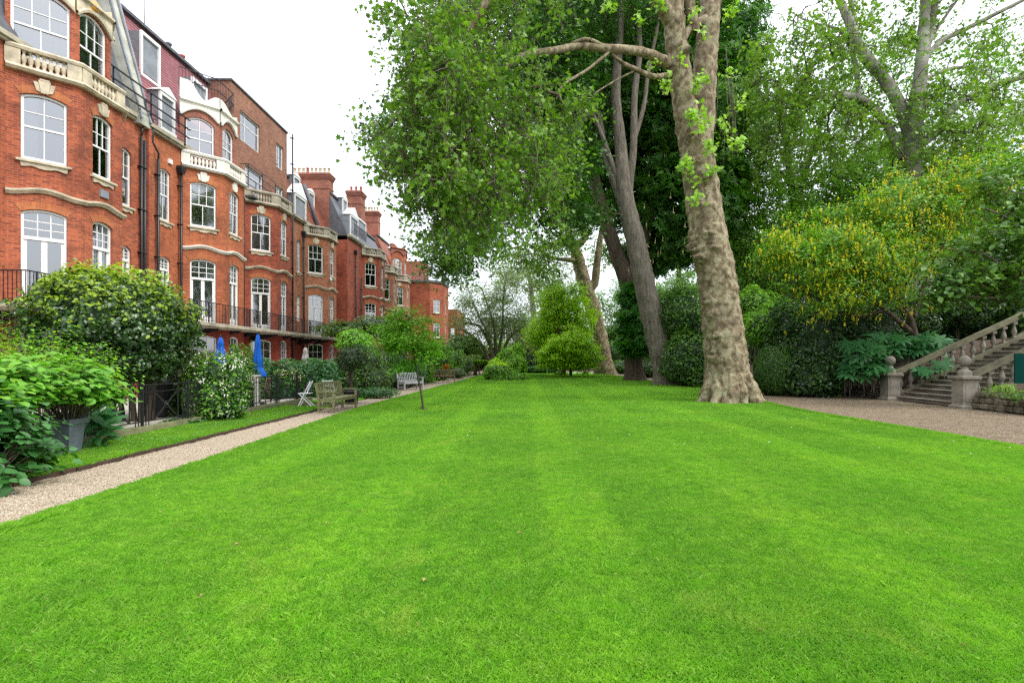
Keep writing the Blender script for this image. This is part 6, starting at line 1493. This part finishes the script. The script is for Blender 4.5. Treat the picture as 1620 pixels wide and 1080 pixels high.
# ---------- bench builder ----------
def bench(label,loc,rz,L,mt,slats=11,group='garden benches along the path',arms=True):
    r=empty('park_bench',loc,rz,label,'bench',group); w=.065
    for sx in (-1,1):
        q=MB(); q.box(sx*L/2-w/2,sx*L/2+w/2,.0,w,0,.63); q.build('leg',mt,r)
        q=MB(); q.bar((sx*L/2,.50,0),(sx*L/2,.50,.42),w,w,up=(0,1,0)); q.bar((sx*L/2,.50,.42),(sx*L/2,.60,.92),w,w,up=(0,1,0)); q.build('leg',mt,r)
        if arms: q=MB(); q.bar((sx*L/2,-.04,.655),(sx*L/2,.57,.655),.085,.035); q.build('armrest',mt,r)
        q=MB(); q.bar((sx*L/2,.066,.16),(sx*L/2,.47,.16),.04,.05); q.bar((sx*L/2,.066,.37),(sx*L/2,.47,.37),.045,.07); q.build('side_rail',mt,r)
    q=MB()
    for k in range(5): q.box(-L/2-.02,L/2+.02,.0+.105*k,.085+.105*k,.42,.445)
    q.box(-L/2+.04,L/2-.04,.01,.05,.34,.419); q.build('seat',mt,r)
    q=MB(); q.bar((-L/2,.598,.90),(L/2,.598,.90),.035,.075); q.bar((-L/2,.515,.50),(L/2,.515,.50),.03,.06)
    for k in range(slats): x=-L/2+L*(k+1)/(slats+1); q.bar((x,.52,.53),(x,.592,.865),.02,.045,up=(1,0,0))
    q.build('backrest',mt,r); return r
# path bench: near end leg at (1010,867)zoom -> ground point
b0=W(533,652,17.0)
bench('lichened green wooden bench on the gravel path near the black tub',(-5.84,17.6,-.02),R(88),1.95,M['wood_g'],14)
bench('silver-grey wooden bench facing the lawn behind the young tree',(-6.0,29.2,-.02),R(58),1.4,M['wood_s'],10)
bench('brown weathered bench seen from behind before the orange flowers',(-5.95,39.0,-.02),R(188),1.7,M['wood_b'],16)
bench('small dark bench below the tree fern at the far end of the left path',(-5.4,56.5,-.02),R(0),1.2,M['wood_b'],8)
# folding chairs
def fchair(label,loc,rz):
    r=empty('folding_chair',loc,rz,label,'chair','white folding chairs on the terrace'); 
    for sx in (-.2,.2):
        q=MB(); q.bar((sx,-.22,0),(sx,.18,.88),.03,.018,up=(1,0,0)); q.build('leg',M['white'],r); q=MB(); q.bar((sx*.88,.24,0),(sx*.88,-.2,.46),.03,.018,up=(1,0,0)); q.build('leg',M['white'],r)
    q=MB()
    for k in range(6): q.box(-.21,.21,-.22+.07*k,-.17+.07*k,.45,.465)
    q.build('seat',M['white'],r); q=MB()
    for k in range(4): q.bar((-.2,.095+.029*k,.64+.062*k),(.2,.095+.029*k,.64+.062*k),.012,.04)
    q.build('backrest',M['white'],r); return r
c1=W(487,640,18.9); fchair('white slatted folding chair standing on the verge left of the green bench',(-7.55,18.55,.02),R(-80))
fchair('white folding chair with only its back showing over the green bench',(-7.3,20.1,.02),R(175))
# terrace table, wicker-ish chairs, planter, barbecue, post
def tchair(label,loc,rz,mt):
    r=empty('garden_chair',loc,rz,label,'chair','brown chairs round the terrace table')
    for sx in (-.22,.22):
        q=MB(); q.tube([(sx,-.22,0),(sx,-.2,.64),(sx,.2,.64)],.016,6); q.build('leg',mt,r); q=MB(); q.tube([(sx,.28,0),(sx,.2,.45),(sx,.3,.92)],.016,6); q.build('leg',mt,r)
    q=MB(); q.box(-.22,.22,-.22,.22,.43,.46); q.build('seat',mt,r); q=MB()
    for k in range(7): x=-.18+.06*k; q.bar((x,.21,.5),(x,.295,.88),.03,.012,up=(1,0,0))
    q.bar((-.22,.3,.9),(.22,.3,.9),.03,.05); q.build('backrest',mt,r); return r
tb=empty('garden_table',(-9.9,18.3,.08),0,'pale topped garden table on the terrace behind the fence','table'); q=MB(); q.box(-.45,.45,-.75,.75,.70,.74); q.build('tabletop',M['paving'],tb)
for sx in (-.4,.4):
    for sy in (-.68,.68): q=MB(); q.box(sx-.03,sx+.03,sy-.03,sy+.03,0,.70); q.build('leg',M['wood_b'],tb)
for k,(x,y_,rz,t) in enumerate(((-9.2,17.9,-90,'brown garden chair on the near side of the terrace table, left one'),(-9.2,18.7,-85,'brown garden chair on the near side of the terrace table, right one'),(-10.7,18.2,90,'brown garden chair on the far side of the terrace table'),(-9.9,19.4,180+180,'brown garden chair at the far end of the terrace table'))): tchair(t,(x,y_,.08),R(rz),M['wood_b'])
def cream(n,c,r_):
    fo=Fol(n); C,O=clumps([(c[0],c[1],c[2],r_[0],r_[1],r_[2],110)],n,.6,.1); leaves_on(fo,C,O,7,.09,.05,up=.3,rnd=1); return fo
fw=empty('flowering_shrub',(-9.6,21.6,.08),0,'cream-flowered potted shrub beyond the terrace table','shrub'); fo=cream(91,(-9.6,21.6,.98),(.75,.5,.28)); rel(fw,fo.build('blossom','quad',[LG['blossom_cream']])); fo=Fol(92); shrubshell(fo,[(-9.6,21.6,.75,.7,.5,.35,0)],300,.09,3); o_=fo.build('foliage','oval',[LG['mid_leaf']]); rel(fw,o_)
q=MB(); q.lathe([(.25,0),(.34,.4),(.36,.42),(.30,.42)],n=16); q.build('pot',M['planter'],fw)
bq=empty('barbecue',(-10.0,14.9,.08),0,'covered black barbecue behind the fence right of the white flowers','barbecue'); q=MB(); q.extrude([(-.3,.05),(.3,.05),(.34,.6),(.3,.95),(.12,1.05),(-.12,1.05),(-.3,.95),(-.34,.6)],'y',-.5,.5); q.build('cover',M['black_p'],bq); q=MB(); q.lathe([(.02,0),(.1,.02),(.1,.06)],(0,0,-.0),8); 
for sy in (-.4,.4): w_=MB(); w_.tube([(-.2,sy,.06),(.2,sy,.06)],.07,12); w_.build('wheel',M['black_p'],bq)
q=MB(); q.box(-.03,.03,-.4,.4,0,.9); tag(q.build('screen_panel',M['stone_w'],None,(-9.3,15.9,.08)),'pale grey screen panel behind the fence beside the barbecue','screen')
pp=MB(); pp.box(-.09,.09,-.07,.07,0,1.02); pp.box(-.11,.11,-.09,.09,1.021,1.06); tag(pp.build('gate_post',M['stone_w'],None,(-8.62,17.25,.08)),'white square post in the fence below the blue parasol','post')
# parasols (furled)
def parasol(label,x,y,z0,z1,mt,droop=True,rot=0):
    r=empty('parasol',(x,y,.08),rot,label,'parasol','furled parasols on the terrace'); q=MB(); q.tube([(0,0,0),(0,0,z1-.05)],.022,8); q.build('pole',M['wood_b'],r)
    q=MB(); n=24; H_=z1-z0
    def ring(t,rr,tw):
        return [(rr*(1+.28*math.cos(6*a+tw))*math.cos(a)+ (0.10*max(0,t-.8)/.2 if droop else 0), rr*(1+.28*math.cos(6*a+tw))*math.sin(a), z1-t*H_) for a in [2*math.pi*k/n for k in range(n)]]
    rows=[ring(0,.015,0),ring(.04,.045,0),ring(.25,.10,.3),ring(.27,.085,.3),ring(.55,.13,.6),ring(.74,.15,.8),ring(.77,.12,.9),ring(.80,.15,1.0),ring(.93,.19,1.3),ring(1.0,.16 if droop else .2,1.5)]
    vs=[v for r_ in rows for v in r_]; fs=[(i*n+k,i*n+(k+1)%n,(i+1)*n+(k+1)%n,(i+1)*n+k) for i in range(len(rows)-1) for k in range(n)]+[tuple(range(n))]; q.add(vs,fs,0,True); cn=q.build('canopy',mt,r,fixn=False)
    q=MB(); q.lathe([(.02,0),(.035,.03),(.02,.07),(.005,.11)],(0,0,z1-.02),8); q.build('finial',M['pipe'],r)
    q=MB(); q.lathe([(.26,0),(.26,.05),(.06,.09),(.04,.3)],n=16); q.build('base',M['black_p'],r); return r
a=W(408,600,18.6); parasol('taller furled bright blue parasol standing by the white post',a[0],18.6,.95,2.45,M['blue'])
a=W(349,560,17.6); parasol('smaller furled blue parasol behind the white-flowered climber',a[0],17.6,1.35,2.30,M['blue'],False)
a=W(483,565,24); parasol('furled greyish parasol behind the ivy hedge',a[0],24,1.3,2.1,M['grey_c'],False)
# tub with standard shrub stem, planters
tubp=(-6.45,20.0)
tu=empty('plant_tub',(tubp[0],tubp[1],0),0,'black round plastic tub at the far end of the green bench','tub'); q=MB(); q.lathe([(.22,0),(.29,.42),(.31,.43),(.31,.49),(.28,.49),(.26,.42)],n=24); q.build('pot',M['black_p'],tu); q=MB(); q.lathe([(.27,.43),(.02,.44)],n=24); q.build('soil',M['earth'],tu)
shrub('standard_holly','dark purplish round-headed standard growing in the black tub',[(tubp[0],tubp[1]+.1,1.7,.62,.6,.5,0)],330,.08,[LG['dark_leaf'],LG['purple_leaf']],seed=95,m=lambda P,o: np.random.default_rng(3).integers(0,2,len(P)),stems=[([(tubp[0],tubp[1],.45),(tubp[0]+.02,tubp[1],1.0),(tubp[0],tubp[1]+.1,1.7)],[.035,.03,.03])],zmin=.9,ground=False)
def planter(label,x,y,w0,w1,h,rz=.2):
    r=empty('planter',(x,y,0),rz,label,'planter','square grey planters at the left'); q=MB()
    q.lathe([(w0/2,0),(w1/2,h-.09),(w1/2+.03,h-.088),(w1/2+.03,h),(w1/2-.02,h),(w1/2-.03,h-.1)],n=4,sq=True,smooth=False); q.build('pot',M['planter'],r); q=MB(); q.box(-w1/2+.032,w1/2-.032,-w1/2+.032,w1/2-.032,h-.12,h-.07); q.build('soil',M['earth'],r); return r
planter('tapered slate-grey square planter on the verge below the bright hydrangea',-7.95,9.35,.25,.34,.62,.0)
planter('second slate-grey planter half hidden behind the dark bush',-8.15,8.75,.25,.34,.58,.0)
stemmy('geranium','sprawling mid-green plants over the rough wall right of the right newel',(15.1,15.9),40,.8,.45,12,.08,[LG['mid_leaf']],'oval',185,cat='plant',zb=.3,R_=.1)
stemmy('ivy','dark ivy trailing over the low wall left of the left newel',(15.1,25.0),60,1.3,.5,14,.09,[LG['dark_leaf']],'oval',186,cat='plant',zb=.2,R_=.12)
# ---------- world, sun, camera ----------
wd = bpy.data.worlds.new("World"); SC.world = wd; wd.use_nodes = True; nt = wd.node_tree
bg = nt.nodes['Background']; sky = nt.nodes.new('ShaderNodeTexSky'); sky.sky_type = 'NISHITA'; sky.sun_disc = False
SE, SR = R(52), R(115)
sky.sun_elevation = SE; sky.sun_rotation = SR; sky.dust_density = 3.0; sky.air_density = 1.0
m_ = nt.nodes.new('ShaderNodeMix'); m_.data_type = 'RGBA'; m_.inputs[0].default_value = .72
nt.links.new(sky.outputs[0], m_.inputs[6]); tc=nt.nodes.new('ShaderNodeTexCoord'); sx=nt.nodes.new('ShaderNodeSeparateXYZ'); nt.links.new(tc.outputs['Generated'],sx.inputs[0]); nt.links.new(ramp(nt,sx.outputs[2],[(0,(7.6,8.0,8.5)),(.35,(11.5,12.0,12.6)),(1,(18.5,19.0,19.8))]),m_.inputs[7])
nt.links.new(m_.outputs[2], bg.inputs[0]); bg.inputs[1].default_value = .10
ld = bpy.data.lights.new('sun', 'SUN'); ld.energy = 1.4; ld.angle = R(20); ld.color = (1,.96,.90)
lo = bpy.data.objects.new('sun', ld); COL.objects.link(lo)
d = Vector((math.sin(SR)*math.cos(SE), math.cos(SR)*math.cos(SE), math.sin(SE)))
lo.rotation_euler = d.to_track_quat('Z','Y').to_euler(); lo.location = (0,-10,40)
cd = bpy.data.cameras.new('camera'); cam = bpy.data.objects.new('camera', cd); COL.objects.link(cam)
cam.location = (0,0,EYE); cam.rotation_euler = (R(90),0,0)
cd.sensor_width = 36; cd.lens = 36*F/1620; cd.shift_x = -20/1620; cd.shift_y = 28/1620; cd.clip_end = 1500; cd.clip_start = .05
SC.camera = cam
SC.view_settings.view_transform = 'Standard'; SC.view_settings.look = 'None'; SC.view_settings.gamma = 1; SC.view_settings.exposure = 1.02
SC.render.engine = 'CYCLES'; c = SC.cycles
c.use_denoising = False; pass; c.pixel_filter_type = 'BLACKMAN_HARRIS'; c.filter_width = 1.4
try: c.denoiser = 'OPENIMAGEDENOISE'
except Exception: pass
c.max_bounces = 6; c.diffuse_bounces = 3; c.glossy_bounces = 3; c.transmission_bounces = 4; c.transparent_max_bounces = 8
c.sample_clamp_indirect = 6; c.caustics_reflective = False; c.caustics_refractive = False
